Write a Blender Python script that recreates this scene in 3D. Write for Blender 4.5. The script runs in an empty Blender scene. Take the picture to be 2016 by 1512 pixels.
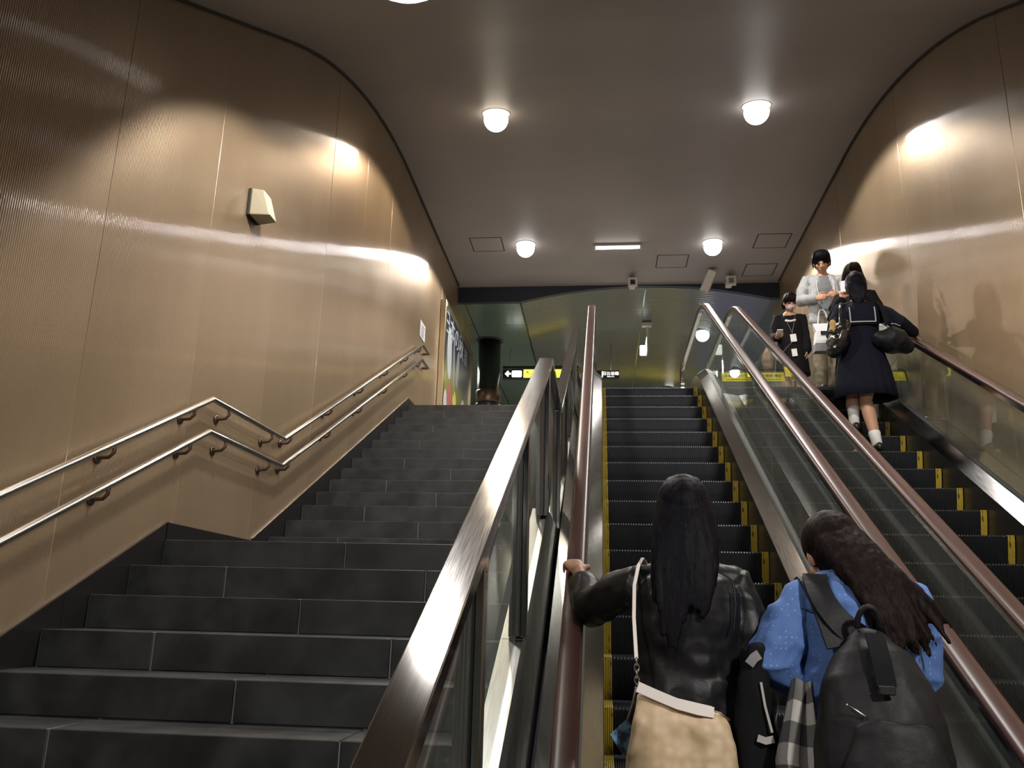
import bpy, math, random
from math import sin, cos, tan, pi, sqrt, radians, atan2
from mathutils import Vector, Matrix, noise

random.seed(7)
SC = bpy.context.scene
COL = SC.collection

# ------------------------------------------------------------------ camera
yaw_, pitch_, roll_ = radians(6.234), radians(15.167), radians(1.427)
fw = Vector((-sin(yaw_) * cos(pitch_), cos(yaw_) * cos(pitch_), sin(pitch_)))
rt = Vector((cos(yaw_), sin(yaw_), 0))
up = rt.cross(fw)
rt2 = cos(roll_) * rt + sin(roll_) * up
up2 = -sin(roll_) * rt + cos(roll_) * up
cam = bpy.data.cameras.new('camera')
cam.sensor_fit = 'HORIZONTAL'
cam.sensor_width = 36.0
cam.lens = 1674.0 / 2016.0 * 36.0
cam.clip_start = 0.05
cam.clip_end = 200
camo = bpy.data.objects.new('camera', cam)
COL.objects.link(camo)
camo.matrix_world = Matrix(((rt2.x, up2.x, -fw.x, 0), (rt2.y, up2.y, -fw.y, 0), (rt2.z, up2.z, -fw.z, 0), (0, 0, 0, 1)))
SC.camera = camo

# ------------------------------------------------------------------ world, exposure
w = bpy.data.worlds.new('world'); SC.world = w; w.use_nodes = True
w.node_tree.nodes['Background'].inputs[0].default_value = (0.02, 0.02, 0.022, 1)
w.node_tree.nodes['Background'].inputs[1].default_value = 1.0
vs = SC.view_settings
vs.view_transform = 'Standard'
vs.look = 'None'
vs.gamma = 1.0
vs.use_curve_mapping = False
vs.exposure = 0.0
cy = SC.cycles
cy.max_bounces = 6; cy.diffuse_bounces = 3; cy.glossy_bounces = 4; cy.transparent_max_bounces = 24; cy.caustics_reflective = True
SPOT_W = 262.0        # each recessed downlight
SPOT_DEG = 138.0

# ------------------------------------------------------------------ key dimensions (metres, camera at the origin)
T30 = tan(radians(30))
ZF = 2.53             # upper floor
ZB = -1.665           # lower floor
XL, XR = -2.44, 2.926 # walls
RISE, RUN = 0.1555, 0.3217

def nose(y):
    """height of the escalator step noses along the run"""
    if y <= 1.54: return ZB
    if y < 2.29: return ZB + 1.5 - sqrt(1.5 ** 2 - (y - 1.54) ** 2)
    if y <= 8.8405: return 1.836 + (y - 8.010) * T30
    if y < 9.6405: return ZF - 1.6 + sqrt(max(0, 1.6 ** 2 - (9.6405 - y) ** 2))
    return ZF

def ceil_z(y):
    if y >= 9.6: return 5.43
    if y >= 5.6: return 5.43 - (8 - sqrt(64 - (9.6 - y) ** 2))
    z = 5.43 - 8 * (1 - cos(pi / 6)) - (5.6 - y) * T30
    return max(z, 1.25)

# ------------------------------------------------------------------ materials
def mat(name, col, rough=0.5, metal=0.0, spec=0.5, emit=None, estr=0.0, coat=0.0, trans=0.0, alpha=1.0):
    m = bpy.data.materials.new(name); m.use_nodes = True
    b = m.node_tree.nodes['Principled BSDF']
    b.inputs['Base Color'].default_value = (*col, 1)
    b.inputs['Roughness'].default_value = rough
    b.inputs['Metallic'].default_value = metal
    b.inputs['Specular IOR Level'].default_value = spec
    b.inputs['Coat Weight'].default_value = coat
    if emit:
        b.inputs['Emission Color'].default_value = (*emit, 1)
        b.inputs['Emission Strength'].default_value = estr
    return m

def nodes(m): return m.node_tree.nodes, m.node_tree.links, m.node_tree.nodes['Principled BSDF']

def noise_col(m, c0, c1, scale=(1, 1, 1), nscale=5.0, detail=4.0, lo=0.35, hi=0.65, coord='Object', bump=0.0, bdist=0.005, rough=None):
    """vary the base colour (and relief) with noise"""
    N, L, b = nodes(m)
    tc = N.new('ShaderNodeTexCoord'); mp = N.new('ShaderNodeMapping'); mp.inputs['Scale'].default_value = scale
    nz = N.new('ShaderNodeTexNoise'); nz.inputs['Scale'].default_value = nscale; nz.inputs['Detail'].default_value = detail
    cr = N.new('ShaderNodeValToRGB')
    cr.color_ramp.elements[0].position = lo; cr.color_ramp.elements[0].color = (*c0, 1)
    cr.color_ramp.elements[1].position = hi; cr.color_ramp.elements[1].color = (*c1, 1)
    L.new(tc.outputs[coord], mp.inputs['Vector']); L.new(mp.outputs['Vector'], nz.inputs['Vector'])
    L.new(nz.outputs['Fac'], cr.inputs['Fac']); L.new(cr.outputs['Color'], b.inputs['Base Color'])
    if bump:
        bp = N.new('ShaderNodeBump'); bp.inputs['Strength'].default_value = bump; bp.inputs['Distance'].default_value = bdist
        L.new(nz.outputs['Fac'], bp.inputs['Height']); L.new(bp.outputs['Normal'], b.inputs['Normal'])
    if rough:
        mr = N.new('ShaderNodeMapRange'); mr.inputs['To Min'].default_value = rough[0]; mr.inputs['To Max'].default_value = rough[1]
        L.new(nz.outputs['Fac'], mr.inputs['Value']); L.new(mr.outputs['Result'], b.inputs['Roughness'])
    return m

M = {}
M['wall'] = noise_col(mat('ribbed_gold_panel', (0.42, 0.32, 0.21), 0.36, 0.5), (0.315, 0.226, 0.138), (0.36, 0.262, 0.163), (0.4, 0.4, 0.15), 3.0, rough=(0.32, 0.42))
b_ = M['wall'].node_tree.nodes['Principled BSDF']; b_.inputs['Coat Weight'].default_value = 1.0; b_.inputs['Coat Roughness'].default_value = 0.07
M['wall_back'] = mat('wall_backing', (0.12, 0.09, 0.06), 0.7)
M['ceil'] = noise_col(mat('ceiling_paint', (0.5, 0.45, 0.41), 0.5), (0.31, 0.28, 0.275), (0.355, 0.32, 0.312), (1, 1, 1), 0.8)
M['beam'] = mat('dark_blue_beam', (0.024, 0.030, 0.048), 0.5)
M['vault'] = noise_col(mat('vault_slat_enamel', (0.145, 0.158, 0.148), 0.3, 0.4), (0.145, 0.158, 0.148), (0.18, 0.195, 0.18), (1, 1, 1), 1.0)
M['flatpanel'] = mat('green_grey_enamel_panel', (0.20, 0.27, 0.22), 0.22, 0.3)
M['stone'] = noise_col(mat('dark_granite', (0.055, 0.056, 0.056), 0.5), (0.0125, 0.0140, 0.0155), (0.042, 0.0445, 0.047), (1, 1, 1), 6.0, 8.0, 0.35, 0.72, bump=0.15, bdist=0.002, rough=(0.4, 0.6))
M['mortar'] = mat('pale_mortar', (0.22, 0.217, 0.208), 0.85)
M['black_stone'] = mat('black_skirting_stone', (0.012, 0.011, 0.011), 0.28)
M['floor'] = noise_col(mat('floor_tile', (0.2, 0.19, 0.17), 0.4), (0.30, 0.29, 0.27), (0.40, 0.385, 0.36), (1, 1, 1), 4.0)
M['steel'] = noise_col(mat('brushed_steel', (0.38, 0.37, 0.365), 0.2, 1.0), (0.345, 0.335, 0.33), (0.41, 0.40, 0.395), (60, 1.2, 1.2), 6.0, rough=(0.09, 0.16))
M['steel_dull'] = noise_col(mat('dull_steel', (0.40, 0.39, 0.37), 0.34, 1.0), (0.34, 0.33, 0.31), (0.44, 0.43, 0.41), (30, 1.2, 1.2), 6.0, rough=(0.28, 0.4))
M['tube'] = mat('stainless_tube', (0.60, 0.57, 0.53), 0.2, 1.0)
M['bracket'] = mat('bronze_bracket', (0.16, 0.11, 0.08), 0.35, 0.9)
M['rubber'] = mat('brown_handrail_rubber', (0.060, 0.028, 0.023), 0.34, 0.0, 0.25)
M['gasket'] = mat('black_gasket', (0.012, 0.012, 0.013), 0.5)
M['nose_glint'] = mat('nose_highlight_metal', (0.17, 0.17, 0.18), 0.4, 0.9)  # pale metal imitating the dotted highlights on the step noses
M['skirt'] = mat('black_skirt_panel', (0.012, 0.012, 0.011), 0.3)
M['step'] = mat('black_step_metal', (0.026, 0.028, 0.034), 0.4, 0.4)
M['yellow'] = noise_col(mat('worn_yellow_paint', (0.45, 0.31, 0.02), 0.5), (0.05, 0.04, 0.012), (0.50, 0.35, 0.03), (8, 8, 3), 6.0, 3.0, 0.34, 0.46)
M['sticker'] = mat('yellow_sticker', (0.95, 0.80, 0.03), 0.4)
M['plate_grey'] = mat('grey_painted_plate', (0.10, 0.10, 0.10), 0.4)
M['ink'] = mat('dark_ink', (0.05, 0.04, 0.02), 0.5)
M['white'] = mat('white_plastic', (0.62, 0.61, 0.57), 0.45)
M['ivory'] = mat('ivory_plastic', (0.46, 0.41, 0.29), 0.5)
M['black'] = mat('black_plastic', (0.015, 0.015, 0.016), 0.4)
M['line'] = mat('dark_recess', (0.035, 0.032, 0.03), 0.7)
def glare_globe(name, c, s_):
    """luminous clear globe: gives off light and lets the beam inside through"""
    m = bpy.data.materials.new(name); m.use_nodes = True; N, L = m.node_tree.nodes, m.node_tree.links
    N.remove(N['Principled BSDF']); e = N.new('ShaderNodeEmission'); e.inputs['Color'].default_value = (*c, 1); e.inputs['Strength'].default_value = s_
    tr = N.new('ShaderNodeBsdfTransparent'); ad = N.new('ShaderNodeAddShader')
    L.new(e.outputs[0], ad.inputs[0]); L.new(tr.outputs[0], ad.inputs[1]); L.new(ad.outputs[0], N['Material Output'].inputs['Surface']); return m
M['lamp'] = glare_globe('lamp_white', (1.0, 0.97, 0.94), 2.6)
M['lamp_warm'] = glare_globe('lamp_warm', (1.0, 0.87, 0.68), 2.6)
M['tube_lamp'] = mat('fluorescent_white', (1, 1, 1), 0.5, emit=(1.0, 0.98, 0.88), estr=7)
M['sign_white'] = mat('sign_lit_white', (1, 1, 1), 0.5, emit=(1, 1, 0.95), estr=2.6)
M['sign_yellow'] = mat('sign_lit_yellow', (1, 0.8, 0.05), 0.5, emit=(1.0, 0.78, 0.06), estr=2.2)
M['guide_yellow'] = mat('guide_sign_yellow', (1, 0.8, 0.05), 0.5, emit=(1.0, 0.74, 0.05), estr=0.9)
M['sign_blue'] = mat('sign_lit_blue', (0.1, 0.2, 0.9), 0.5, emit=(0.16, 0.22, 0.8), estr=2.0)
M['sign_black'] = mat('sign_black', (0.014, 0.018, 0.016), 0.3)
M['sign_green'] = mat('sign_lit_green', (0.2, 0.7, 0.3), 0.5, emit=(0.35, 0.8, 0.4), estr=1.2)
M['skin'] = mat('skin', (0.50, 0.27, 0.17), 0.5)
M['skin'].node_tree.nodes['Principled BSDF'].inputs['Subsurface Weight'].default_value = 0.1
M['hair'] = noise_col(mat('black_hair', (0.004, 0.0036, 0.0055), 0.52, spec=0.08), (0.003, 0.0027, 0.0045), (0.0065, 0.006, 0.009), (40, 40, 3), 6.0, bump=0.25, bdist=0.004)
M['hair_brown'] = noise_col(mat('dark_brown_hair', (0.009, 0.005, 0.0045), 0.55, spec=0.08), (0.006, 0.0036, 0.0034), (0.0145, 0.008, 0.007), (40, 40, 4), 6.0, bump=0.25, bdist=0.004)
M['leather'] = noise_col(mat('black_leather', (0.007, 0.007, 0.008), 0.42, spec=0.3), (0.006, 0.006, 0.007), (0.010, 0.010, 0.012), (1, 1, 1), 14.0, bump=0.35, bdist=0.01, rough=(0.36, 0.52))
M['blackcloth'] = mat('black_cloth', (0.006, 0.006, 0.007), 0.85, spec=0.2)
M['navy'] = mat('navy_wool', (0.006, 0.0066, 0.014), 0.9, spec=0.2)
M['nylon'] = noise_col(mat('black_nylon', (0.009, 0.009, 0.010), 0.55, spec=0.25), (0.008, 0.008, 0.009), (0.013, 0.013, 0.015), (1, 1, 1), 20.0, bump=0.3, bdist=0.01)
M['patent'] = noise_col(mat('shiny_black_vinyl', (0.010, 0.010, 0.011), 0.16, coat=0.4), (0.008, 0.008, 0.009), (0.016, 0.016, 0.017), (1, 1, 1), 16.0, bump=0.6, bdist=0.02)
M['grey_sweat'] = noise_col(mat('light_grey_fleece', (0.36, 0.37, 0.38), 0.85), (0.32, 0.33, 0.34), (0.40, 0.41, 0.42), (1, 1, 1), 18.0, bump=0.2, bdist=0.006)
M['grey_shirt'] = mat('mid_grey_jersey', (0.16, 0.165, 0.175), 0.85)
M['khaki'] = noise_col(mat('khaki_cotton', (0.24, 0.20, 0.14), 0.85), (0.21, 0.17, 0.12), (0.27, 0.23, 0.16), (1, 1, 1), 14.0, bump=0.3, bdist=0.01)
M['jeans'] = mat('blue_denim_skirt', (0.03, 0.05, 0.14), 0.8)
M['tan_leather'] = mat('tan_leather', (0.30, 0.17, 0.08), 0.5)
M['strap_brown'] = mat('brown_strap', (0.10, 0.05, 0.035), 0.5)
M['paper'] = mat('white_paper', (0.72, 0.73, 0.76), 0.6)
M['paper_grey'] = mat('grey_paper_band', (0.22, 0.22, 0.23), 0.6)
M['mask'] = mat('pale_pink_mask', (0.66, 0.54, 0.56), 0.8)
M['sock'] = mat('white_sock', (0.75, 0.74, 0.72), 0.85)
M['chrome'] = mat('chrome', (0.75, 0.75, 0.72), 0.12, 1.0)
M['cream_trim'] = mat('cream_leather_trim', (0.80, 0.73, 0.69), 0.45)
M['gold'] = mat('pale_gold_metal', (0.50, 0.42, 0.29), 0.34, 1.0)
M['trim_white'] = mat('white_braid', (0.42, 0.40, 0.38), 0.8)
M['blue_pouch'] = noise_col(mat('blue_printed_pouch', (0.10, 0.24, 0.42), 0.5), (0.03, 0.05, 0.09), (0.16, 0.36, 0.60), (1, 1, 1), 30.0, 2.0, 0.42, 0.55)
M['charm'] = mat('ochre_plush', (0.42, 0.27, 0.09), 0.9)

def glass_mat():
    m = bpy.data.materials.new('balustrade_glass'); m.use_nodes = True
    N, L = m.node_tree.nodes, m.node_tree.links
    N.remove(N['Principled BSDF']); out = N['Material Output']
    fr = N.new('ShaderNodeFresnel'); fr.inputs['IOR'].default_value = 1.62
    tr = N.new('ShaderNodeBsdfTransparent'); tr.inputs['Color'].default_value = (0.90, 0.93, 0.91, 1)
    gl = N.new('ShaderNodeBsdfGlossy'); gl.inputs['Roughness'].default_value = 0.02; gl.inputs['Color'].default_value = (0.95, 0.97, 0.96, 1)
    mx = N.new('ShaderNodeMixShader')
    ge = N.new('ShaderNodeNewGeometry'); sb = N.new('ShaderNodeMath'); sb.operation = 'SUBTRACT'; sb.inputs[0].default_value = 1.0; L.new(ge.outputs['Backfacing'], sb.inputs[1])
    mu = N.new('ShaderNodeMath'); mu.operation = 'MULTIPLY'; L.new(fr.outputs['Fac'], mu.inputs[0]); L.new(sb.outputs[0], mu.inputs[1])   # a pane reflects at its near face only
    L.new(mu.outputs[0], mx.inputs['Fac']); L.new(tr.outputs['BSDF'], mx.inputs[1]); L.new(gl.outputs['BSDF'], mx.inputs[2])
    df = N.new('ShaderNodeBsdfDiffuse'); df.inputs['Color'].default_value = (0.5, 0.52, 0.5, 1)   # grey haze mixed in to lift the dark panes
    m2 = N.new('ShaderNodeMixShader'); m2.inputs['Fac'].default_value = 0.035
    L.new(mx.outputs['Shader'], m2.inputs[1]); L.new(df.outputs['BSDF'], m2.inputs[2])
    L.new(m2.outputs['Shader'], out.inputs['Surface'])
    return m
M['glass'] = glass_mat()

def dots_mat():
    m = mat('blue_chambray_dots', (0.09, 0.17, 0.42), 0.8)
    N, L, b = nodes(m)
    tc = N.new('ShaderNodeTexCoord'); vo = N.new('ShaderNodeTexVoronoi'); vo.inputs['Scale'].default_value = 62; vo.inputs['Randomness'].default_value = 0.2
    cr = N.new('ShaderNodeValToRGB'); cr.color_ramp.elements[0].position = 0.10; cr.color_ramp.elements[0].color = (0.22, 0.34, 0.62, 1)
    cr.color_ramp.elements[1].position = 0.22; cr.color_ramp.elements[1].color = (0.085, 0.17, 0.42, 1)
    L.new(tc.outputs['Object'], vo.inputs['Vector']); L.new(vo.outputs['Distance'], cr.inputs['Fac']); L.new(cr.outputs['Color'], b.inputs['Base Color'])
    return m
M['dots'] = dots_mat()

def monogram_mat():
    """beige coated canvas with a soft tone-on-tone round print"""
    m = mat('beige_printed_canvas', (0.5, 0.36, 0.2), 0.55)
    N, L, b = nodes(m)
    tc = N.new('ShaderNodeTexCoord'); vo = N.new('ShaderNodeTexVoronoi'); vo.inputs['Scale'].default_value = 42; vo.inputs['Randomness'].default_value = 0.35
    vo.feature = 'SMOOTH_F1'; vo.inputs['Scale'].default_value = 34; vo.inputs['Randomness'].default_value = 0.6
    cr = N.new('ShaderNodeValToRGB'); cr.color_ramp.elements[0].position = 0.2; cr.color_ramp.elements[0].color = (0.74, 0.56, 0.39, 1)
    cr.color_ramp.elements[1].position = 0.6; cr.color_ramp.elements[1].color = (0.58, 0.42, 0.25, 1)
    nz = N.new('ShaderNodeTexNoise'); nz.inputs['Scale'].default_value = 9; L.new(tc.outputs['Object'], nz.inputs['Vector'])
    c2 = N.new('ShaderNodeValToRGB'); c2.color_ramp.elements[0].position = 0.38; c2.color_ramp.elements[0].color = (0.66, 0.66, 0.58, 1); c2.color_ramp.elements[1].position = 0.6; c2.color_ramp.elements[1].color = (1, 1, 1, 1)
    L.new(nz.outputs['Fac'], c2.inputs['Fac'])
    mx = N.new('ShaderNodeMixRGB'); mx.blend_type = 'MULTIPLY'; mx.inputs['Fac'].default_value = 1.0
    L.new(tc.outputs['Object'], vo.inputs['Vector']); L.new(vo.outputs['Distance'], cr.inputs['Fac']); L.new(cr.outputs['Color'], mx.inputs['Color1']); L.new(c2.outputs['Color'], mx.inputs['Color2']); L.new(mx.outputs['Color'], b.inputs['Base Color'])
    return m
M['canvas'] = monogram_mat()

def plaid_mat():
    m = mat('grey_check_wool', (0.4, 0.4, 0.4), 0.9)
    N, L, b = nodes(m)
    tc = N.new('ShaderNodeTexCoord'); sp = N.new('ShaderNodeSeparateXYZ'); L.new(tc.outputs['UV'], sp.inputs[0])
    def stripe(sock, freq):
        a = N.new('ShaderNodeMath'); a.operation = 'MULTIPLY'; a.inputs[1].default_value = freq; L.new(sock, a.inputs[0])
        f = N.new('ShaderNodeMath'); f.operation = 'FRACT'; L.new(a.outputs[0], f.inputs[0])
        g = N.new('ShaderNodeMath'); g.operation = 'GREATER_THAN'; g.inputs[1].default_value = 0.5; L.new(f.outputs[0], g.inputs[0])
        return g.outputs[0]
    s1 = stripe(sp.outputs['X'], 2.0); s2 = stripe(sp.outputs['Y'], 4.0)
    ad = N.new('ShaderNodeMath'); ad.operation = 'ADD'; L.new(s1, ad.inputs[0]); L.new(s2, ad.inputs[1])
    hf = N.new('ShaderNodeMath'); hf.operation = 'MULTIPLY'; hf.inputs[1].default_value = 0.5; L.new(ad.outputs[0], hf.inputs[0])
    cr = N.new('ShaderNodeValToRGB'); cr.color_ramp.interpolation = 'CONSTANT'
    e = cr.color_ramp.elements; e[0].position = 0; e[0].color = (0.035, 0.034, 0.036, 1); e[1].position = 0.75; e[1].color = (0.50, 0.48, 0.45, 1)
    n = e.new(0.25); n.color = (0.15, 0.145, 0.14, 1)
    L.new(hf.outputs[0], cr.inputs['Fac']); L.new(cr.outputs['Color'], b.inputs['Base Color'])
    return m
M['plaid'] = plaid_mat()

def poster_mat():
    """backlit advertising print: dark blue top, pale blossom shapes, yellow-green below"""
    m = mat('advert_print', (0.3, 0.3, 0.2), 0.35)
    N, L, b = nodes(m)
    tc = N.new('ShaderNodeTexCoord'); sp = N.new('ShaderNodeSeparateXYZ'); L.new(tc.outputs['UV'], sp.inputs[0])
    nz = N.new('ShaderNodeTexNoise'); nz.inputs['Scale'].default_value = 3.0; nz.inputs['Detail'].default_value = 5; L.new(tc.outputs['UV'], nz.inputs['Vector'])
    ma = N.new('ShaderNodeMath'); ma.operation = 'MULTIPLY_ADD'; ma.inputs[1].default_value = 0.35; ma.inputs[2].default_value = -0.17; L.new(nz.outputs['Fac'], ma.inputs[0])
    ad = N.new('ShaderNodeMath'); ad.operation = 'ADD'; L.new(sp.outputs['Y'], ad.inputs[0]); L.new(ma.outputs[0], ad.inputs[1])
    cr = N.new('ShaderNodeValToRGB'); e = cr.color_ramp.elements
    e[0].position = 0.0; e[0].color = (0.10, 0.11, 0.045, 1); e[1].position = 1.0; e[1].color = (0.008, 0.011, 0.03, 1)
    for p, c in ((0.25, (0.11, 0.115, 0.05)), (0.42, (0.20, 0.20, 0.06)), (0.52, (0.16, 0.165, 0.12)), (0.62, (0.06, 0.07, 0.085)), (0.78, (0.02, 0.026, 0.05))):
        n = e.new(p); n.color = (*c, 1)
    L.new(ad.outputs[0], cr.inputs['Fac'])
    L.new(cr.outputs['Color'], b.inputs['Base Color']); L.new(cr.outputs['Color'], b.inputs['Emission Color']); b.inputs['Emission Strength'].default_value = 0.12
    return m
M['poster'] = poster_mat()
def flat_emit(name, c, s): return mat(name, c, 0.4, emit=c, estr=s)
M['print_white'] = flat_emit('print_white', (0.46, 0.49, 0.52), 0.12)
M['print_red'] = flat_emit('print_red', (0.36, 0.12, 0.10), 0.12)
M['print_yellow'] = flat_emit('print_yellow', (0.55, 0.50, 0.12), 0.12)
M['print_grey'] = flat_emit('print_grey', (0.25, 0.29, 0.33), 0.12)

# ------------------------------------------------------------------ mesh helpers
class MB:
    def __init__(self): self.v = []; self.f = []; self.uv = None
    def add(self, verts, faces):
        o = len(self.v); self.v += [tuple(p) for p in verts]; self.f += [tuple(i + o for i in f) for f in faces]; return self
    def box(self, x0, x1, y0, y1, z0, z1):
        v = [(x0, y0, z0), (x1, y0, z0), (x1, y1, z0), (x0, y1, z0), (x0, y0, z1), (x1, y0, z1), (x1, y1, z1), (x0, y1, z1)]
        return self.add(v, [(0, 3, 2, 1), (4, 5, 6, 7), (0, 1, 5, 4), (1, 2, 6, 5), (2, 3, 7, 6), (3, 0, 4, 7)])
    def bevbox(self, x0, x1, y0, y1, z0, z1, b):
        """box with chamfered vertical and top edges (octagonal plan, two shoulders)"""
        def ring(i, z):
            return [(x0 + i + b, y0 + i, z), (x1 - i - b, y0 + i, z), (x1 - i, y0 + i + b, z), (x1 - i, y1 - i - b, z), (x1 - i - b, y1 - i, z), (x0 + i + b, y1 - i, z), (x0 + i, y1 - i - b, z), (x0 + i, y0 + i + b, z)]
        return self.loft([ring(b * .7, z0), ring(0, z0 + b * .7), ring(0, z1 - b * .7), ring(b * .7, z1)])
    def loft(self, rings, caps=True, closed=True):
        n = len(rings[0]); o = len(self.v)
        for r in rings: self.v += [tuple(p) for p in r]
        for i in range(len(rings) - 1):
            for j in range(n if closed else n - 1):
                k = (j + 1) % n
                self.f.append((o + i * n + j, o + i * n + k, o + (i + 1) * n + k, o + (i + 1) * n + j))
        if caps and closed:
            self.f.append(tuple(o + j for j in reversed(range(n))))
            self.f.append(tuple(o + (len(rings) - 1) * n + j for j in range(n)))
        return self
    def prism(self, poly, a, b, axis='x'):
        """extrude a 2-D polygon along an axis; poly in the remaining two axes (in x,y,z order)"""
        def P(p, t):
            return {'x': (t, p[0], p[1]), 'y': (p[0], t, p[1]), 'z': (p[0], p[1], t)}[axis]
        return self.loft([[P(p, a) for p in poly], [P(p, b) for p in poly]])
    def tube(self, pts, rad, seg=12, side=None, cap=True):
        """round or elliptical tube through points; rad: scalar / (ra, rb) list; hemispherical ends"""
        pts = [Vector(p) for p in pts]; n = len(pts)
        if not isinstance(rad, (list, tuple)): rad = [rad] * n
        rad = [(r, r) if not isinstance(r, (list, tuple)) else r for r in rad]
        tang = []
        for i in range(n):
            t = (pts[min(i + 1, n - 1)] - pts[max(i - 1, 0)])
            tang.append(t.normalized() if t.length > 1e-9 else Vector((0, 0, 1)))
        s = Vector(side) if side is not None else (Vector((1, 0, 0)) if abs(tang[0].x) < 0.8 else Vector((0, 1, 0)))
        rings = []
        def ring(c, t, ra, rb, s):
            u = (s - t * s.dot(t)).normalized(); v = t.cross(u)
            return [tuple(c + u * (ra * cos(2 * pi * k / seg)) + v * (rb * sin(2 * pi * k / seg))) for k in range(seg)], u
        if cap:
            for a in (80, 50, 22):
                r, _ = ring(pts[0] - tang[0] * (sin(radians(a)) * min(rad[0])), tang[0], rad[0][0] * cos(radians(a)), rad[0][1] * cos(radians(a)), s); rings.append(r)
        for i in range(n):
            r, u = ring(pts[i], tang[i], rad[i][0], rad[i][1], s)
            if side is None: s = u
            rings.append(r)
        if cap:
            for a in (22, 50, 80):
                r, _ = ring(pts[-1] + tang[-1] * (sin(radians(a)) * min(rad[-1])), tang[-1], rad[-1][0] * cos(radians(a)), rad[-1][1] * cos(radians(a)), s); rings.append(r)
        return self.loft(rings)
    def ellipsoid(self, c, r, mtx=None, seg=16, ring=10):
        c = Vector(c); rings = []
        for i in range(1, ring):
            a = pi * i / ring
            rr = []
            for k in range(seg):
                p = Vector((r[0] * sin(a) * cos(2 * pi * k / seg), r[1] * sin(a) * sin(2 * pi * k / seg), -r[2] * cos(a)))
                if mtx is not None: p = mtx @ p
                rr.append(tuple(c + p))
            rings.append(rr)
        return self.loft(rings)
    def lathe(self, c, prof, seg=24, axis='z'):
        """prof: (radius, height) list around a vertical axis at c"""
        c = Vector(c); rings = []
        for r, h in prof:
            rr = []
            for k in range(seg):
                a = 2 * pi * k / seg
                if axis == 'z': rr.append((c.x + r * cos(a), c.y + r * sin(a), c.z + h))
                elif axis == 'y': rr.append((c.x + r * cos(a), c.y + h, c.z + r * sin(a)))
                else: rr.append((c.x + h, c.y + r * cos(a), c.z + r * sin(a)))
            rings.append(rr)
        return self.loft(rings)
    def sweep(self, path, sect, x0=0.0, closed=True):
        """sweep a section (dx, dn) along a path (y, z) lying in a vertical plane"""
        n = len(path); rings = []
        for i in range(n):
            a = path[max(i - 1, 0)]; b = path[min(i + 1, n - 1)]
            t = Vector((b[0] - a[0], b[1] - a[1])).normalized(); nx, nz = -t.y, t.x
            rings.append([(x0 + dx, path[i][0] + nx * dn, path[i][1] + nz * dn) for dx, dn in sect])
        return self.loft(rings, closed=closed, caps=closed)
    def mesh(self, name, smooth=False):
        me = bpy.data.meshes.new(name); me.from_pydata(self.v, [], self.f)
        me.validate(); me.update()
        if smooth:
            me.polygons.foreach_set('use_smooth', [True] * len(me.polygons))
        return me
    def obj(self, name, m, parent=None, smooth=False, fixn=True):
        me = self.mesh(name, smooth)
        if fixn: fix_normals(me)
        return link(name, me, m, parent)

def fix_normals(me):
    import bmesh
    bm = bmesh.new(); bm.from_mesh(me); bmesh.ops.recalc_face_normals(bm, faces=bm.faces); bm.to_mesh(me); bm.free()

def link(name, me, m, parent=None):
    o = bpy.data.objects.new(name, me); COL.objects.link(o)
    if m is not None:
        if me.materials: pass
        else: me.materials.append(M[m] if isinstance(m, str) else m)
    if parent is not None: adopt(o, parent)
    return o

def adopt(o, parent):
    o.parent = parent
    o.matrix_parent_inverse = parent.matrix_world.inverted() if parent.matrix_world else Matrix()

def empty(name, loc=(0, 0, 0)):
    o = bpy.data.objects.new(name, None); o.location = loc; o.matrix_world = Matrix.Translation(loc); o.empty_display_size = 0.1
    COL.objects.link(o); return o

def tag(o, label=None, cat=None, group=None, kind=None):
    if label: o['label'] = label
    if cat: o['category'] = cat
    if group: o['group'] = group
    if kind: o['kind'] = kind
    return o

def auto_smooth(me, deg=35):
    """smooth shading with sharp creases"""
    import bmesh
    bm = bmesh.new(); bm.from_mesh(me); c = radians(deg)
    for e in bm.edges:
        e.smooth = not (len(e.link_faces) == 2 and e.calc_face_angle(0) > c)
    for f in bm.faces: f.smooth = True
    bm.to_mesh(me); bm.free(); return me

def text_mesh(s, size, name='lettering', extrude=0.001):
    """flat lettering as mesh data in the local XY plane, centred"""
    cu = bpy.data.curves.new(name, 'FONT'); cu.body = s; cu.size = size; cu.align_x = 'CENTER'; cu.align_y = 'CENTER'; cu.extrude = extrude; cu.resolution_u = 3
    o = bpy.data.objects.new(name, cu); COL.objects.link(o)
    dg = bpy.context.evaluated_depsgraph_get(); me = bpy.data.meshes.new_from_object(o.evaluated_get(dg))
    bpy.data.objects.remove(o); me.name = name
    return me

def lettering(s, size, loc, rot, m, parent, name='lettering', sx=1.0):
    me = text_mesh(s, size, name); me.materials.clear()
    mt = Matrix.Translation(loc) @ Matrix(rot).to_4x4() @ Matrix.Diagonal((sx, 1, 1, 1))
    me.transform(mt)
    return link(name, me, m, parent)
FACE_CAM = ((1, 0, 0), (0, 0, -1), (0, 1, 0))      # text plane facing -Y (towards the camera)
FACE_PX = ((0, 0, 1), (1, 0, 0), (0, 1, 0))        # text plane facing +X, reading along +Y
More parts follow.
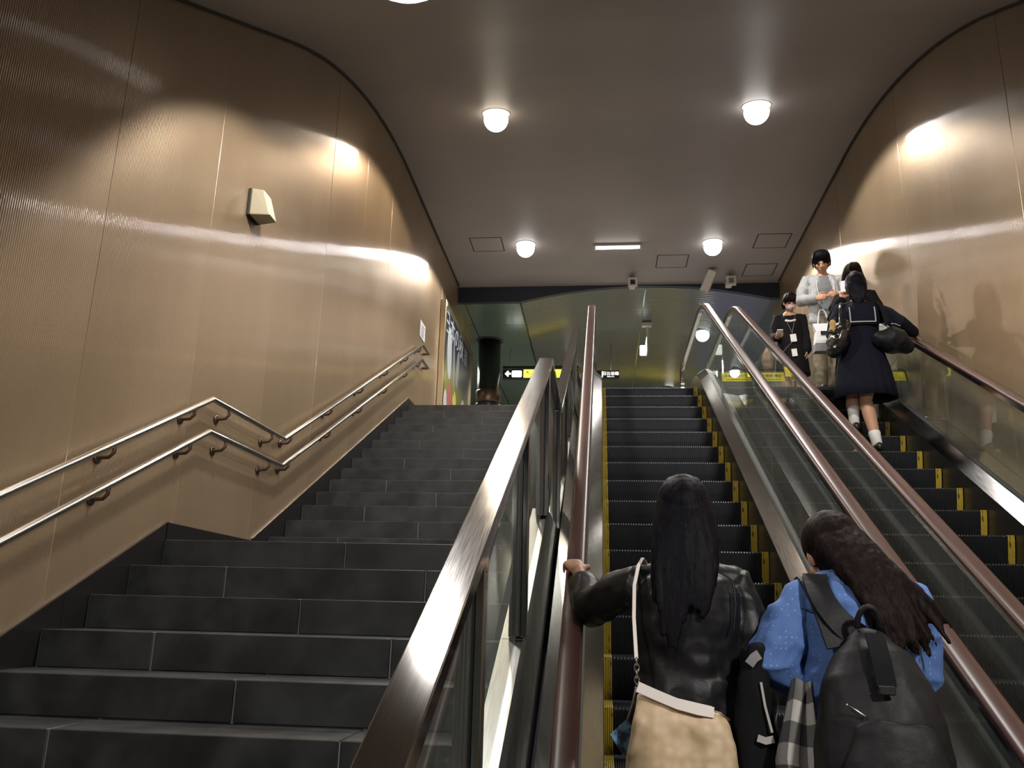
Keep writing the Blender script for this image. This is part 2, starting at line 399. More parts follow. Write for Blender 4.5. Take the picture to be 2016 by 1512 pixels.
# ================================================================== THE SETTING
# ---- walls: backing slabs with fluted metal panels in front
def fluted_panel_mesh(width, z0, z1, pitch=0.0132, amp=0.0013):
    n = int(width / pitch); mb = MB(); q = 6; cols = n * q + 1
    for i in range(cols):
        y = width * i / (cols - 1); ph = (i / q) % 1.0
        d = amp * (abs(sin(pi * ph)) * 1.5 - 0.3)
        mb.v += [(d, y, z0), (d, y, z1)]
    for i in range(cols - 1): mb.f.append((2 * i, 2 * i + 1, 2 * i + 3, 2 * i + 2))
    # returned edges so that the panel has thickness
    o = len(mb.v)
    mb.v += [(-0.02, 0, z0), (-0.02, 0, z1), (-0.02, width, z0), (-0.02, width, z1)]
    mb.f += [(o, o + 1, 1, 0), (2 * cols - 2, 2 * cols - 1, o + 3, o + 2)]
    me = mb.mesh('panel', True); return me

PW = 1.06
pm_left = fluted_panel_mesh(PW, ZB - 0.02, 5.60)
pm_left.materials.append(M['wall'])
wl = tag(MB().box(XL - 0.30, XL - 0.022, -7.0, 15.0, ZB - 0.1, 5.60).obj('wall_left', 'wall_back'), 'tall wall clad in vertically fluted gold metal panels beside the stairs', 'wall', kind='structure')
y = -6.98; i = 0
random.seed(3)
while y < 15.0 - 0.2:
    p = link('panel', pm_left, None, wl)
    p.matrix_parent_inverse = Matrix(); p.location = (XL - 0.002, y, 0)
    p.rotation_euler = (0, radians(random.uniform(-0.03, 0.03)), radians(random.uniform(-0.03, 0.03)))
    if y + PW > 15.0: p.scale = (1, (15.0 - y) / PW, 1)
    y += PW
wr = tag(MB().box(XR + 0.022, XR + 0.30, -7.0, 13.60, ZB - 0.1, 5.60).obj('wall_right', 'wall_back'), 'tall wall clad in vertically fluted gold metal panels beside the right escalator', 'wall', kind='structure')
y = -6.98
while y < 13.5:
    p = link('panel', pm_left, None, wr)
    p.matrix_parent_inverse = Matrix(); p.location = (XR + 0.002, y + PW, 0)
    p.rotation_euler = (0, radians(random.uniform(-0.03, 0.03)), pi + radians(random.uniform(-0.03, 0.03)))
    y += PW

# ---- ceiling of the stairwell: level, then curving down parallel to the flight
def ceiling_profile():
    ys = [-7.0, -1.0] + [0.2 + 0.3 * k for k in range(45)] + [13.5]
    return sorted(set(round(v, 3) for v in ys))
mb = MB(); ys = ceiling_profile()
poly = [(v, ceil_z(v)) for v in ys] + [(v, ceil_z(v) + 0.25) for v in reversed(ys)]
n = len(ys)
for x in (XL - 0.02, XR + 0.02): mb.v += [(x, a, b) for a, b in poly]
m2 = 2 * n
for k in range(n - 1):
    a, b, c, d = k, k + 1, m2 - 2 - k, m2 - 1 - k
    mb.f += [(a, b, b + m2, a + m2), (d, c, c + m2, d + m2), (a, b, c, d), (a + m2, b + m2, c + m2, d + m2)]
mb.f += [(0, m2 - 1, 2 * m2 - 1, m2), (n - 1, n, n + m2, n - 1 + m2)]
ceil = mb.obj('ceiling', 'ceil'); auto_smooth(ceil.data, 30)
tag(ceil, 'brown-grey painted ceiling curving up from the flight to level', 'ceiling', kind='structure')

# slim dark shadow gap where ceiling meets the walls
for nm, x0, x1 in (('trim_1', XL + 0.004, XL + 0.022), ('trim_2', XR - 0.022, XR - 0.004)):
    path = [(v, ceil_z(v) - 0.004) for v in ys]
    tag(MB().sweep(path, [(0, -0.012), (x1 - x0, -0.012), (x1 - x0, 0.012), (0, 0.012)], x0).obj(nm, 'line'), 'thin dark joint along the ceiling edge', 'trim', kind='structure')

# ---- end beam with an arched soffit
Y_B = 13.5
arch = [(-1.36 + (2.95 + 1.36) * k / 24.0) for k in range(25)]
def arch_z(x):
    t = (x - 0.72) / 2.08
    return 5.13 + 0.255 * max(0.0, 1 - t * t)
poly = [(XL, 5.13)] + [(x, arch_z(x)) for x in arch] + [(3.3, 5.13), (3.3, 5.42), (XL, 5.42)]
# the beam is thin: it is the closing panel between two ceilings
mb = MB()
top = [(x, 5.435) for x, z in poly[:-2]]; bot = poly[:-2]
for k in range(len(bot) - 1):
    (xa, za), (xb, zb) = bot[k], bot[k + 1]
    mb.add([(xa, Y_B, za), (xb, Y_B, zb), (xb, Y_B + 0.1, zb), (xa, Y_B + 0.1, za), (xa, Y_B, 5.44), (xb, Y_B, 5.44), (xb, Y_B + 0.1, 5.44), (xa, Y_B + 0.1, 5.44)],
           [(0, 1, 5, 4), (3, 2, 6, 7), (0, 3, 2, 1), (4, 5, 6, 7)])
tag(mb.obj('beam', 'beam'), 'dark blue end beam with an arched lower edge', 'beam', kind='structure')
tag(MB().box(XL, XR, Y_B - 0.02, Y_B, 5.405, 5.432).obj('trim_3', 'ceil'), 'narrow pale moulding along the ceiling end', 'trim', kind='structure')

# ---- concourse beyond: vault of narrow slats, flat enamel panels at the side
vault = tag(empty('ceiling_vault', (0.7, 17.0, 5.2)), 'low vaulted concourse ceiling of narrow grey-green slats', 'ceiling', kind='structure')
xs = [(-1.36 + (3.3 + 1.36) * k / 28.0) for k in range(29)]
def vault_slat(y0, y1):
    mb = MB()
    for k in range(28):
        xa, xb = xs[k], xs[k + 1]
        za, zb = arch_z(xa), arch_z(xb); yc = (y0 + y1) / 2
        mb.add([(xa, y0, za + 0.006), (xb, y0, zb + 0.006), (xa, yc, za), (xb, yc, zb), (xa, y1, za + 0.006), (xb, y1, zb + 0.006), (xa, y0, za + 0.03), (xb, y0, zb + 0.03), (xa, y1, za + 0.03), (xb, y1, zb + 0.03)],
               [(0, 1, 3, 2), (2, 3, 5, 4), (0, 6, 7, 1), (4, 5, 9, 8), (6, 8, 9, 7)])
    me = mb.mesh('slat', False); fix_normals(me); me.materials.append(M['vault']); return me
PITCH = 0.085
sm = vault_slat(0, PITCH - 0.004)
k = 0; y = Y_B + 0.1
while y < 23.5:
    o = link('slat', sm, None, vault); o.matrix_parent_inverse = vault.matrix_world.inverted(); o.location = (0, y, 0); y += PITCH
MB().box(0.735, 0.755, Y_B + 0.1, 23.5, arch_z(0.74) - 0.012, arch_z(0.74) + 0.01).obj('cover_strip', 'flatpanel', vault)
tag(MB().box(-6.0, 6.0, Y_B + 0.1, 23.6, 5.46, 5.6).obj('ceiling_slab', 'wall_back'), 'dark slab above the concourse ceiling', 'ceiling', kind='structure')
flat = tag(empty('ceiling_panels', (-1.9, 17, 5.13)), 'flat grey-green enamel ceiling panels beside the vault', 'ceiling', kind='structure')
y = Y_B + 0.1
while y < 23.4:
    for xa, xb in ((-1.385, -2.33), (-2.345, -3.3), (-3.315, -4.3)):
        MB().bevbox(xb, xa, y, y + 1.09, 5.13, 5.16, 0.004).obj('panel', 'flatpanel', flat)
    y += 1.10
MB().box(-1.382, -1.362, Y_B + 0.1, 23.4, 5.118, 5.2).obj('edge_trim', 'gasket', flat)
# closing walls of the concourse
tag(MB().box(-6.0, 6.0, 23.5, 23.7, ZF, 5.6).obj('wall_far', 'flatpanel'), 'far enamel wall of the concourse', 'wall', kind='structure')
tag(MB().box(3.3, 3.5, Y_B + 0.1, 23.5, ZF, 5.6).obj('wall_far_right', 'flatpanel'), 'right enamel wall of the concourse', 'wall', kind='structure')
tag(MB().box(-4.5, -4.3, 15.0, 23.5, ZF, 5.6).obj('wall_far_left', 'flatpanel'), 'left enamel wall of the concourse', 'wall', kind='structure')
tag(MB().box(XR + 0.02, 3.5, 13.4, 13.6, ZF - 0.2, 5.5).obj('trim_4', 'wall_back'), 'return of the right wall at its upper end', 'trim', kind='structure')
tag(MB().box(-4.5, XL - 0.02, 14.98, 15.02, ZF - 0.2, 5.2).obj('trim_5', 'wall'), 'return of the left wall at its upper end', 'trim', kind='structure')

# ---- floors
tag(MB().box(XL - 0.3, -0.375, 10.60, 23.6, ZF - 0.25, ZF).obj('floor', 'floor'), 'concourse floor at the head of the stairs', 'floor', kind='structure')
tag(MB().box(-0.375, 3.5, 10.72, 23.6, ZF - 0.25, ZF).obj('floor_head', 'floor'), 'concourse floor at the head of the escalators', 'floor', kind='structure')
tag(MB().box(-4.5, XL - 0.3, 15.0, 23.6, ZF - 0.25, ZF).obj('floor_side', 'floor'), 'concourse floor beyond the left wall', 'floor', kind='structure')
tag(MB().box(XL - 0.3, XR + 0.3, -7.0, 0.72, ZB - 0.25, ZB).obj('floor_lower', 'floor'), 'lower concourse floor at the foot of the stairs', 'floor', kind='structure')
tag(MB().box(XL - 0.3, XR + 0.3, -7.2, -7.0, ZB - 0.25, 1.6).obj('wall_back', 'flatpanel'), 'rear wall of the lower concourse', 'wall', kind='structure')

# ---- stairs: stepped mortar core with granite slabs set on it, one slab an object
SX0, SX1 = XL + 0.012, -0.378
stairs = tag(empty('stairs', (-1.4, 4.6, 0.357)), 'broad dark granite staircase in two flights with a landing', 'stairs', kind='structure')
LAND = 0.357
def slab(x0, x1, y0, y1, z0, z1):
    return MB().bevbox(x0, x1, y0, y1, z0, z1, 0.004).obj('stone_slab', 'stone', stairs)
def course(y0, y1, ztop, offs):
    """one step: core plus slabs with open joints"""
    xs_ = [SX0] + [x for x in offs if SX0 + 0.08 < x < SX1 - 0.08] + [SX1]
    for a, b in zip(xs_[:-1], xs_[1:]):
        slab(a + 0.003, b - 0.003, y0, y1 - 0.002, ztop - RISE + 0.001, ztop)
odd, even = [-1.908, -0.873], [-1.39, -0.36]
core = MB()
# lower flight, j = 0 is the landing nose
for j in range(1, 13):
    y0 = 4.583 - RUN * j; zt = LAND - RISE * j
    course(y0, y0 + RUN + 0.004, zt, odd if j % 2 else even)
    core.box(SX0, SX1, y0 + 0.006, y0 + RUN + 0.3, zt - RISE - 0.2, zt - 0.006)
# landing slabs
for r in range(3):
    ya = 4.583 + r * 0.508; yb = ya + 0.508
    xs_ = [SX0] + [x for x in (even if r % 2 == 0 else odd) if SX0 + 0.08 < x < SX1 - 0.08] + [SX1]
    for a, b in zip(xs_[:-1], xs_[1:]):
        slab(a + 0.003, b - 0.003, ya, yb - 0.005, LAND - RISE + 0.001, LAND)
core.box(SX0, SX1, 4.589, 6.4, LAND - RISE - 0.2, LAND - 0.006)
for i in range(0, 14):
    y0 = 10.27 - RUN * i; zt = ZF - RISE * i
    course(y0, y0 + RUN + 0.004, zt, odd if i % 2 else even)
    core.box(SX0, SX1, y0 + 0.006, y0 + RUN + 0.3 if i else 10.6, zt - RISE - 0.2, zt - 0.006)
core.obj('mortar_bed', 'mortar', stairs)

# ---- black stone skirting following the flights along the left wall
SK = 0.097
def stair_line(y):
    if y < 4.583: return LAND - (4.583 - y) * RISE / RUN
    zu = ZF - (10.27 - y) * RISE / RUN
    return max(LAND, min(zu, ZF)) if y < 10.27 else ZF
bs = tag(empty('baseboard_left', (XL, 4.6, LAND)), 'black polished stone skirting stepping up along the left wall', 'skirting', kind='structure')
def skirt_piece(ya, yb, top_a, top_b):
    lo_a = stair_line(ya) - 0.45; lo_b = stair_line(yb) - 0.45
    MB().prism([(ya, lo_a), (yb, lo_b), (yb, top_b), (ya, top_a)], XL - 0.004, XL + 0.0115, 'x').obj('skirting_slab', 'black_stone', bs)
y = 0.40
while y < 4.59:
    yb = min(y + 0.838, 4.60); skirt_piece(y, yb - 0.002, stair_line(min(y, 4.583)) + SK, stair_line(min(yb, 4.583)) + SK); y += 0.838
    if yb >= 4.59: break
skirt_piece(4.60, 5.79, LAND + SK, LAND + SK)
y = 5.79; zz = lambda v: ZF - (10.27 - v) * RISE / RUN + SK
while y < 10.26:
    yb = min(y + 0.898, 10.285); skirt_piece(y, yb - 0.002, zz(y) if y > 5.8 else LAND + SK, zz(yb)); y += 0.898
skirt_piece(10.285, 15.0, ZF + 0.08, ZF + 0.08)
# bright metal edge on the skirting
MB().sweep([(5.8, zz(5.8) + 0.002), (10.28, zz(10.28) + 0.002)], [(-0.004, -0.003), (0.013, -0.003), (0.013, 0.003), (-0.004, 0.003)], XL).obj('metal_edge', 'tube', bs)
MB().sweep([(0.4, stair_line(0.4) + SK + 0.002), (4.60, LAND + SK + 0.002)], [(-0.004, -0.003), (0.013, -0.003), (0.013, 0.003), (-0.004, 0.003)], XL).obj('metal_edge', 'bracket', bs)

# ================================================================== STAIR BALUSTRADE (glass, paired flat posts, steel cap)
bal = tag(empty('stair_balustrade', (-0.33, 4.6, LAND)), 'glass stair balustrade with flat brushed steel cap rail and paired posts', 'balustrade')
BX0, BX1 = -0.352, -0.272
def rail_z(y):
    if y <= 4.60: return 1.406 - (4.60 - y) * RISE / RUN
    if y <= 5.78: return 1.406
    return 1.406 + (min(y, 10.0) - 5.78) * RISE / RUN
sec = [(BX0, -0.042), (BX1, -0.042), (BX1, -0.003), (BX1 - 0.003, 0.0), (BX0 + 0.003, 0.0), (BX0, -0.003)]
def vsweep(path, sect, m, name, parent):
    """straight bar between two points with plumb-cut ends"""
    mb = MB(); mb.loft([[(dx, y, z + dz) for dx, dz in sect] for y, z in path]); return mb.obj(name, m, parent)
for (ya, yb) in ((0.35, 2.95), (2.953, 4.60), (4.60, 5.78), (5.78, 8.1), (8.103, 10.0)):
    vsweep([(ya, rail_z(ya)), (yb, rail_z(yb))], sec, 'steel', 'cap_rail', bal)
def curb_z(y):
    return stair_line(y) + 0.20 if y < 4.6 or y > 5.7 else LAND + 0.20
for (ya, yb) in ((0.35, 2.2), (2.203, 3.25), (3.253, 4.60), (4.60, 5.70), (5.70, 8.1), (8.103, 10.35)):
    za, zb = curb_z(ya), curb_z(yb)
    mb = MB(); mb.loft([[(-0.374, y, z - 0.75), (-0.292, y, z - 0.75), (-0.292, y, z), (-0.374, y, z)] for y, z in ((ya, za), (yb, zb))])
    mb.obj('stringer_cover', 'steel_dull', bal)
POSTS = [0.90, 2.10, 3.27, 4.47, 5.70, 6.90, 8.10, 9.30]
for y in POSTS:
    for xa, xb in ((-0.345, -0.322), (-0.302, -0.279)):
        b0 = curb_z(y) - 0.002; t0 = rail_z(y) - 0.043
        mb = MB(); mb.bevbox(xa, xb, y - 0.03, y + 0.03, b0, t0, 0.003); mb.obj('post', 'steel', bal)
    MB().box(-0.321, -0.303, y - 0.022, y + 0.022, curb_z(y), rail_z(y) - 0.05).obj('post_core', 'gasket', bal)
for ya, yb in zip(POSTS[:-1], POSTS[1:]):
    a, b = ya + 0.034, yb - 0.034
    cuts = [a] + [c for c in (4.60, 5.78) if a < c < b] + [b]
    mb = MB()
    mb.loft([[(-0.317, y, curb_z(y) + 0.06), (-0.307, y, curb_z(y) + 0.06), (-0.307, y, rail_z(y) - 0.06), (-0.317, y, rail_z(y) - 0.06)] for y in cuts])
    mb.obj('glass_pane', 'glass', bal)

# ================================================================== WALL HANDRAILS (two stainless tubes on bronze brackets)
def wall_rail(dz, label):
    r = tag(empty('wall_handrail', (XL + 0.08, 4.81, 1.22 + dz)), label, 'handrail', 'stainless handrails on the left wall')
    X = XL + 0.085
    ZU = 1.222 + dz
    sl = RISE / RUN
    pts = [(0.2, ZU - (4.81 - 0.2) * sl), (4.81, ZU), (6.02, ZU), (10.56, ZU + (10.56 - 6.02) * sl)]
    def seg_tube(a, b, name='tube'):
        return MB().tube([(X, a[0], a[1]), (X, b[0], b[1])], 0.0175, 14).obj(name, 'tube', r, True)
    for a, b in zip(pts[:-1], pts[1:]): seg_tube(a, b)
    # end return: level run, then back into the wall
    e = pts[-1]
    MB().tube([(X, e[0], e[1]), (X, e[0] + 0.40, e[1])], 0.0165, 12).obj('end_return', 'bracket', r, True)
    MB().tube([(X, e[0] + 0.40, e[1]), (XL, e[0] + 0.40, e[1])], 0.0165, 12).obj('end_return', 'bracket', r, True)
    ybr = [1.0, 2.1, 3.85, 4.60, 5.05, 5.78, 6.15, 7.05, 7.95, 8.85, 9.75, 10.45]
    for y in ybr:
        z = pts[0][1] + (y - 0.2) * sl if y < 4.81 else (ZU if y < 6.02 else ZU + (y - 6.02) * sl)
        br = MB()
        br.tube([(X, y, z - 0.012), (X, y, z - 0.045), (X - 0.022, y, z - 0.068), (XL + 0.006, y, z - 0.072)], 0.010, 8)
        br.lathe((XL + 0.001, y, z - 0.072), [(0.03, 0), (0.03, 0.008), (0.02, 0.012)], 14, 'x')
        br.obj('bracket', 'bracket', r, True)
    return r
wall_rail(0.0, 'upper of the two stainless wall handrails above the stair skirting')
wall_rail(-0.202, 'lower of the two stainless wall handrails above the stair skirting')
# ================================================================== ESCALATORS
SW = 1.030          # step width
def step_meshes():
    """cleated step: alternating ridges over tread and curved riser; shared by every step"""
    prof = [(0.050, -0.205), (0.034, -0.15), (0.018, -0.09), (0.006, -0.035), (0.0, 0.0), (0.12, 0.0), (0.348, 0.0)]
    nrm = []
    for i in range(len(prof)):
        a = prof[max(i - 1, 0)]; b = prof[min(i + 1, len(prof) - 1)]
        t = Vector((b[0] - a[0], b[1] - a[1])).normalized(); nrm.append((-t.y, t.x))
    n = 108; mb = MB(); dx = SW / n; np_ = len(prof)
    def colv(x, d):
        o = len(mb.v)
        for (y, z), (ny, nz) in zip(prof, nrm): mb.v.append((x, y + ny * d, z + nz * d))
        return o
    def strip(a, b):
        for k in range(np_ - 1): mb.f.append((a + k, b + k, b + k + 1, a + k + 1))
    last = None
    for i in range(n):
        x = -SW / 2 + i * dx
        a = colv(x, 0.0); b = colv(x + dx * 0.45, 0.0); c = colv(x + dx * 0.5, -0.008); d = colv(x + dx * 0.95, -0.008)
        if last is not None: strip(last, a)
        strip(a, b); strip(b, c); strip(c, d); last = d
    me = mb.mesh('step', False); me.materials.append(M['step'])
    # dotted highlight painted along the nose as pale cleat tips: one crenellated strip
    wm = MB(); rings = []; nt = 54; wdx = (SW - 0.10) / nt
    for i in range(nt):
        x = -SW / 2 + 0.05 + i * wdx
        for xx, hh in ((x, 0.0026), (x + wdx * 0.38, 0.0026), (x + wdx * 0.39, -0.0075), (x + wdx * 0.99, -0.0075)):
            rings.append([(xx, -0.0022 if hh > 0 else 0.004, -0.007), (xx, -0.0022 if hh > 0 else 0.004, hh - 0.001), (xx, 0.009, hh), (xx, 0.009, -0.008)])
    wm.loft(rings); we = wm.mesh('nose_highlight', False); fix_normals(we); we.materials.append(M['nose_glint'])
    # yellow border: two side strips and a front line
    yes = []
    for s in (-1, 1):
        yb = MB()
        xa, xb = s * SW / 2, s * (SW / 2 - 0.042)
        x0, x1 = min(xa, xb), max(xa, xb)
        for k in range(5):
            w_ = (x1 - x0) / 5.0
            r0, r1 = x0 + k * w_ + 0.0005, x0 + (k + 1) * w_ - 0.0022
            rings = []
            for (y, z), (ny, nz) in zip(prof, nrm):
                rings.append([(r0, y + ny * 0.003, z + nz * 0.003), (r1, y + ny * 0.003, z + nz * 0.003), (r1, y - ny * 0.002, z - nz * 0.002), (r0, y - ny * 0.002, z - nz * 0.002)])
            yb.loft(rings)
        ye = yb.mesh('yellow_border', False); fix_normals(ye); ye.materials.append(M['yellow']); yes.append(ye)
    return me, yes + [we]
STEP_ME, YEL_ME = step_meshes()

def ypath(y0, y1, h):
    br = [y0, y1] + [1.54 + 0.75 * k / 8 for k in range(9)] + [8.8405 + 0.8 * k / 8 for k in range(9)] + [2.29 + (8.84 - 2.29) * k / 6 for k in range(7)]
    ys_ = sorted(set(round(v, 4) for v in br if y0 <= v <= y1))
    return [(v, nose(v) + h) for v in ys_]

def handrail_path(h, y_lo, y_hi, R):
    p = []
    zt = ZB + h - R
    # lower newel: from underneath, round the end, up to the level run
    for k in range(12):
        a = radians(250 - 160 * k / 11.0)
        p.append((y_lo + R * cos(a), zt + R * sin(a)))
    p += [q for q in ypath(y_lo + 0.02, y_hi - 0.02, h)]
    zt = ZF + h - R
    for k in range(12):
        a = radians(90 - 160 * k / 11.0)
        p.append((y_hi + R * cos(a), zt + R * sin(a)))
    return p

def superellipse(a, b, n=16, e=3.0):
    out = []
    for k in range(n):
        t = 2 * pi * k / n; c, s = cos(t), sin(t)
        out.append((a * (abs(c) ** (2 / e)) * (1 if c >= 0 else -1), b * (abs(s) ** (2 / e)) * (1 if s >= 0 else -1)))
    return out

def escalator(xl, ynose, h, label, left_free, right_kind):
    xr = xl + SW; xc = (xl + xr) / 2
    es = tag(empty('escalator', (xc, 1.5, ZB)), label, 'escalator', 'pair of escalators')
    # steps
    k0 = int((ynose - 0.85) / 0.352)
    y = ynose - k0 * 0.352
    while y < 10.50:
        s = link('step', STEP_ME, None, es); s.matrix_parent_inverse = es.matrix_world.inverted(); s.location = (xc, y, nose(y))
        for ym in YEL_ME:
            b = link(ym.name.split('.')[0], ym, None, s); b.matrix_parent_inverse = Matrix(); b.location = (0, 0, 0)
        y += 0.352
    # combs and floor plates
    for nm, ya, yb, z in (('floor_plate', 10.52, 11.6, ZF), ('floor_plate', -0.35, 0.88, ZB)):
        MB().box(xl - 0.02, xr + 0.02, ya, yb, z - 0.04, z + 0.004).obj(nm, 'steel_dull', es)
    cb = MB()
    for k in range(54):
        x = xl + 0.01 + k * (SW - 0.02) / 54
        cb.add([(x, 10.42, ZF + 0.001), (x + 0.009, 10.42, ZF + 0.001), (x + 0.009, 10.54, ZF + 0.004), (x, 10.54, ZF + 0.004), (x, 10.42, ZF + 0.006), (x + 0.009, 10.42, ZF + 0.006), (x + 0.009, 10.54, ZF + 0.018), (x, 10.54, ZF + 0.018)],
               [(0, 3, 2, 1), (4, 5, 6, 7), (0, 1, 5, 4), (1, 2, 6, 5), (2, 3, 7, 6), (3, 0, 4, 7)])
    cb.obj('comb', 'sticker', es)
    for s, xe in ((-1, xl), (1, xr)):
        free = left_free if s < 0 else (right_kind == 'free')
        o = lambda d: xe + s * d                     # outwards from the step edge
        def strip(prof_, name, m, ya=0.30, yb=11.9):
            path = ypath(ya, yb, 0)
            mb = MB(); rings = []
            for (y_, z_) in path: rings.append([(o(d), y_, z_ + hh) for d, hh in prof_])
            mb.loft(rings); ob = mb.obj(name, m, es); auto_smooth(ob.data, 20); return ob
        # black skirt panel beside the steps
        strip([(0.004, -0.30), (0.012, -0.30), (0.012, 0.126), (0.004, 0.126)], 'skirt_panel', 'skirt')
        # inner deck rising to the glass
        strip([(0.004, 0.126), (0.012, 0.118), (0.090, 0.186), (0.090, 0.200)], 'inner_deck', 'steel')
        # gasket channel at the foot of the glass
        strip([(0.090, 0.15), (0.136, 0.15), (0.136, 0.206), (0.090, 0.206)], 'glass_gasket', 'gasket')
        # outer deck
        if s < 0 and left_free: wd = 0.268
        elif s > 0 and right_kind == 'wall': wd = XR - 0.006 - xr
        else: wd = 0.278
        strip([(0.136, 0.185), (wd, 0.170), (wd, 0.186), (0.136, 0.203)], 'outer_deck', 'steel')
        strip([(wd - 0.010, -0.75), (wd - 0.002, -0.75), (wd - 0.002, 0.172), (wd - 0.010, 0.172)], 'side_cladding', 'steel_dull')
        # handrail with its guide
        hp = handrail_path(h, 0.62, 11.62, 0.30)
        ob = MB().sweep(hp, [(a, b - 0.014) for a, b in superellipse(0.039, 0.0165, 18, 2.8)], o(0.112)).obj('handrail', 'rubber', es); auto_smooth(ob.data, 60)
        ob = MB().sweep(hp, [(-0.023, -0.062), (0.023, -0.062), (0.026, -0.030), (-0.026, -0.030)], o(0.112)).obj('handrail_guide', 'chrome', es); auto_smooth(ob.data, 30)
        # glass panes with open vertical joints
        joints = [0.62, 1.75] + [1.75 + 1.03 * k for k in range(1, 8)] + [9.9, 11.62]
        xg0, xg1 = sorted((o(0.107), o(0.117)))
        for a, b in zip(joints[:-1], joints[1:]):
            pts = ypath(a + 0.0025, b - 0.0025, 0)
            mb = MB()
            mb.loft([[(xg0, y_, z_ + 0.17), (xg1, y_, z_ + 0.17), (xg1, y_, z_ + h - 0.055), (xg0, y_, z_ + h - 0.055)] for y_, z_ in pts])
            mb.obj('glass_panel', 'glass', es)
        for yc_, zc_, d in ((11.624, ZF, 1), (0.616, ZB, -1)):
            ra = 0.30 - 0.055
            poly = [(yc_, zc_ + 0.17)] + [(yc_ + d * ra * sin(radians(a_)), zc_ + h - 0.30 + ra * cos(radians(a_))) for a_ in range(0, 181, 15)]
            poly = [(yc_, zc_ + h - 0.30 - ra)] + poly[1:]
            MB().prism(poly, xg0, xg1, 'x').obj('glass_panel', 'glass', es)
    return es

E1X, E2X = 0.006, 1.596
escalator(E1X, 8.010, 0.968, 'left escalator with the two women riding up, next to the stairs', True, 'pair')
escalator(E2X, 7.566, 0.930, 'right escalator against the gold wall, carrying the schoolgirls', False, 'wall')

# deck filler between the two machines is covered by their outer decks; anti-climb plates stand on it
def stop_plate(x0, x1, y, z0, label, text_=True):
    t = tag(empty('anti_climb_plate', ((x0 + x1) / 2, y, z0)), label, 'barrier plate', 'anti-climb plates on the escalator decks')
    TA = radians(24)                       # leans back up the slope
    def lean(ob_):
        me_ = ob_.data if hasattr(ob_, 'data') else ob_
        me_.transform(Matrix.Translation((0, y, z0)) @ Matrix.Rotation(-TA, 4, 'X') @ Matrix.Translation((0, -y, -z0))); return ob_
    lean(MB().bevbox(x0, x1, y, y + 0.03, z0 - 0.0, z0 + 0.30, 0.006).obj('plate', 'plate_grey', t))
    lean(MB().bevbox(x0, x1, y, y + 0.06, z0 + 0.30, z0 + 0.325, 0.004).obj('top_flange', 'steel', t))
    lean(MB().box(x0 + 0.015, x1 - 0.005, y - 0.003, y - 0.0005, z0 + 0.165, z0 + 0.275).obj('warning_sticker', 'sticker', t))
    if text_:
        lean(lettering('注意 危険です', 0.036, ((x0 + x1) / 2, y - 0.0035, z0 + 0.232), FACE_CAM, 'ink', t))
        lean(MB().box(x0 + 0.05, x1 - 0.05, y - 0.0042, y - 0.003, z0 + 0.184, z0 + 0.190).obj('print_line', 'ink', t))
    return t
zd = nose(8.15) + 0.19
stop_plate(1.165, 1.468, 8.15, zd, 'steel plate with yellow warning sticker between the two escalators')
stop_plate(2.775, 2.92, 8.15, zd, 'narrow steel plate with yellow sticker between right handrail and wall', False)
# ================================================================== CEILING FIXTURES
def tilt_at(y):
    return atan2(ceil_z(y + 0.05) - ceil_z(y - 0.05), 0.1)
def downlight(x, y, label, warm=False, power=None, z=None, tilt=None, r=0.135, proud=0.5):
    zc = ceil_z(y) if z is None else z
    t = tag(empty('downlight', (x, y, zc)), label, 'ceiling light', 'recessed round downlights')
    a = (tilt_at(y) if tilt is None else tilt)
    R_ = Matrix.Translation((x, y, zc)) @ Matrix.Rotation(a, 4, 'X')
    ring = MB().lathe((0, 0, 0), [(r, 0.004), (r, -0.006), (r + 0.022, -0.005), (r + 0.024, 0.003)], 28)
    me = ring.mesh('trim_ring', True); fix_normals(me); me.transform(R_); link('trim_ring', me, 'white', t)
    d = MB().lathe((0, 0, 0), ([(0.001, -(1 + proud) * r)] + [(r * sin(radians(q)), -proud * r - r * cos(radians(q))) for q in range(15, 121 if proud > 0.3 else 91, 15)]
                         if proud >= 0 else [(0.001, -0.03), (r * 0.5, -0.027), (r * 0.9, -0.012), (r, -0.002)]) + [(0.001, 0.0)], 28)
    me = d.mesh('lens', True); fix_normals(me); me.transform(R_); link('lens', me, 'lamp_warm' if warm else 'lamp', t)  # where it bulges, the lens imitates the glare of a recessed lamp
    ld = bpy.data.lights.new('downlight_beam', 'SPOT'); ld.energy = SPOT_W if power is None else power
    ld.spot_size = radians(SPOT_DEG); ld.spot_blend = 0.14; ld.shadow_soft_size = 0.10
    ld.color = (1.0, 0.84, 0.66) if warm else (1.0, 0.955, 0.905)
    lo = bpy.data.objects.new('downlight_beam', ld); COL.objects.link(lo); dd = 0.06; lo.location = (x, y + dd * sin(a), zc - dd * cos(a)); lo.rotation_euler = (a, 0, 0); lo.matrix_world = Matrix.Translation(lo.location) @ Matrix.Rotation(a, 4, 'X')
    adopt(lo, t)
    return t
LX0, LX1 = -1.14, 1.655
downlight(LX0, 8.15, 'warm downlight high over the stairs, nearer of the left pair in view', True)
downlight(LX1, 8.20, 'bright downlight in the middle of the ceiling above the right escalator')
downlight(LX0, 11.86, 'far left downlight beside a square ceiling hatch')
downlight(LX1, 11.93, 'far right downlight between two square ceiling hatches')
downlight(LX0, 4.22, 'left downlight at the top edge of the picture', proud=-1)
downlight(LX1, 4.10, 'right downlight just above the picture on the sloping ceiling', proud=-1)
downlight(LX0, 0.50, 'left downlight over the foot of the stairs', power=80)
downlight(LX1, 0.50, 'right downlight over the foot of the escalators', power=210)
downlight(LX0, -3.2, 'left downlight in the lower concourse ceiling', power=80)
downlight(LX1, -3.2, 'right downlight in the lower concourse ceiling', power=80)

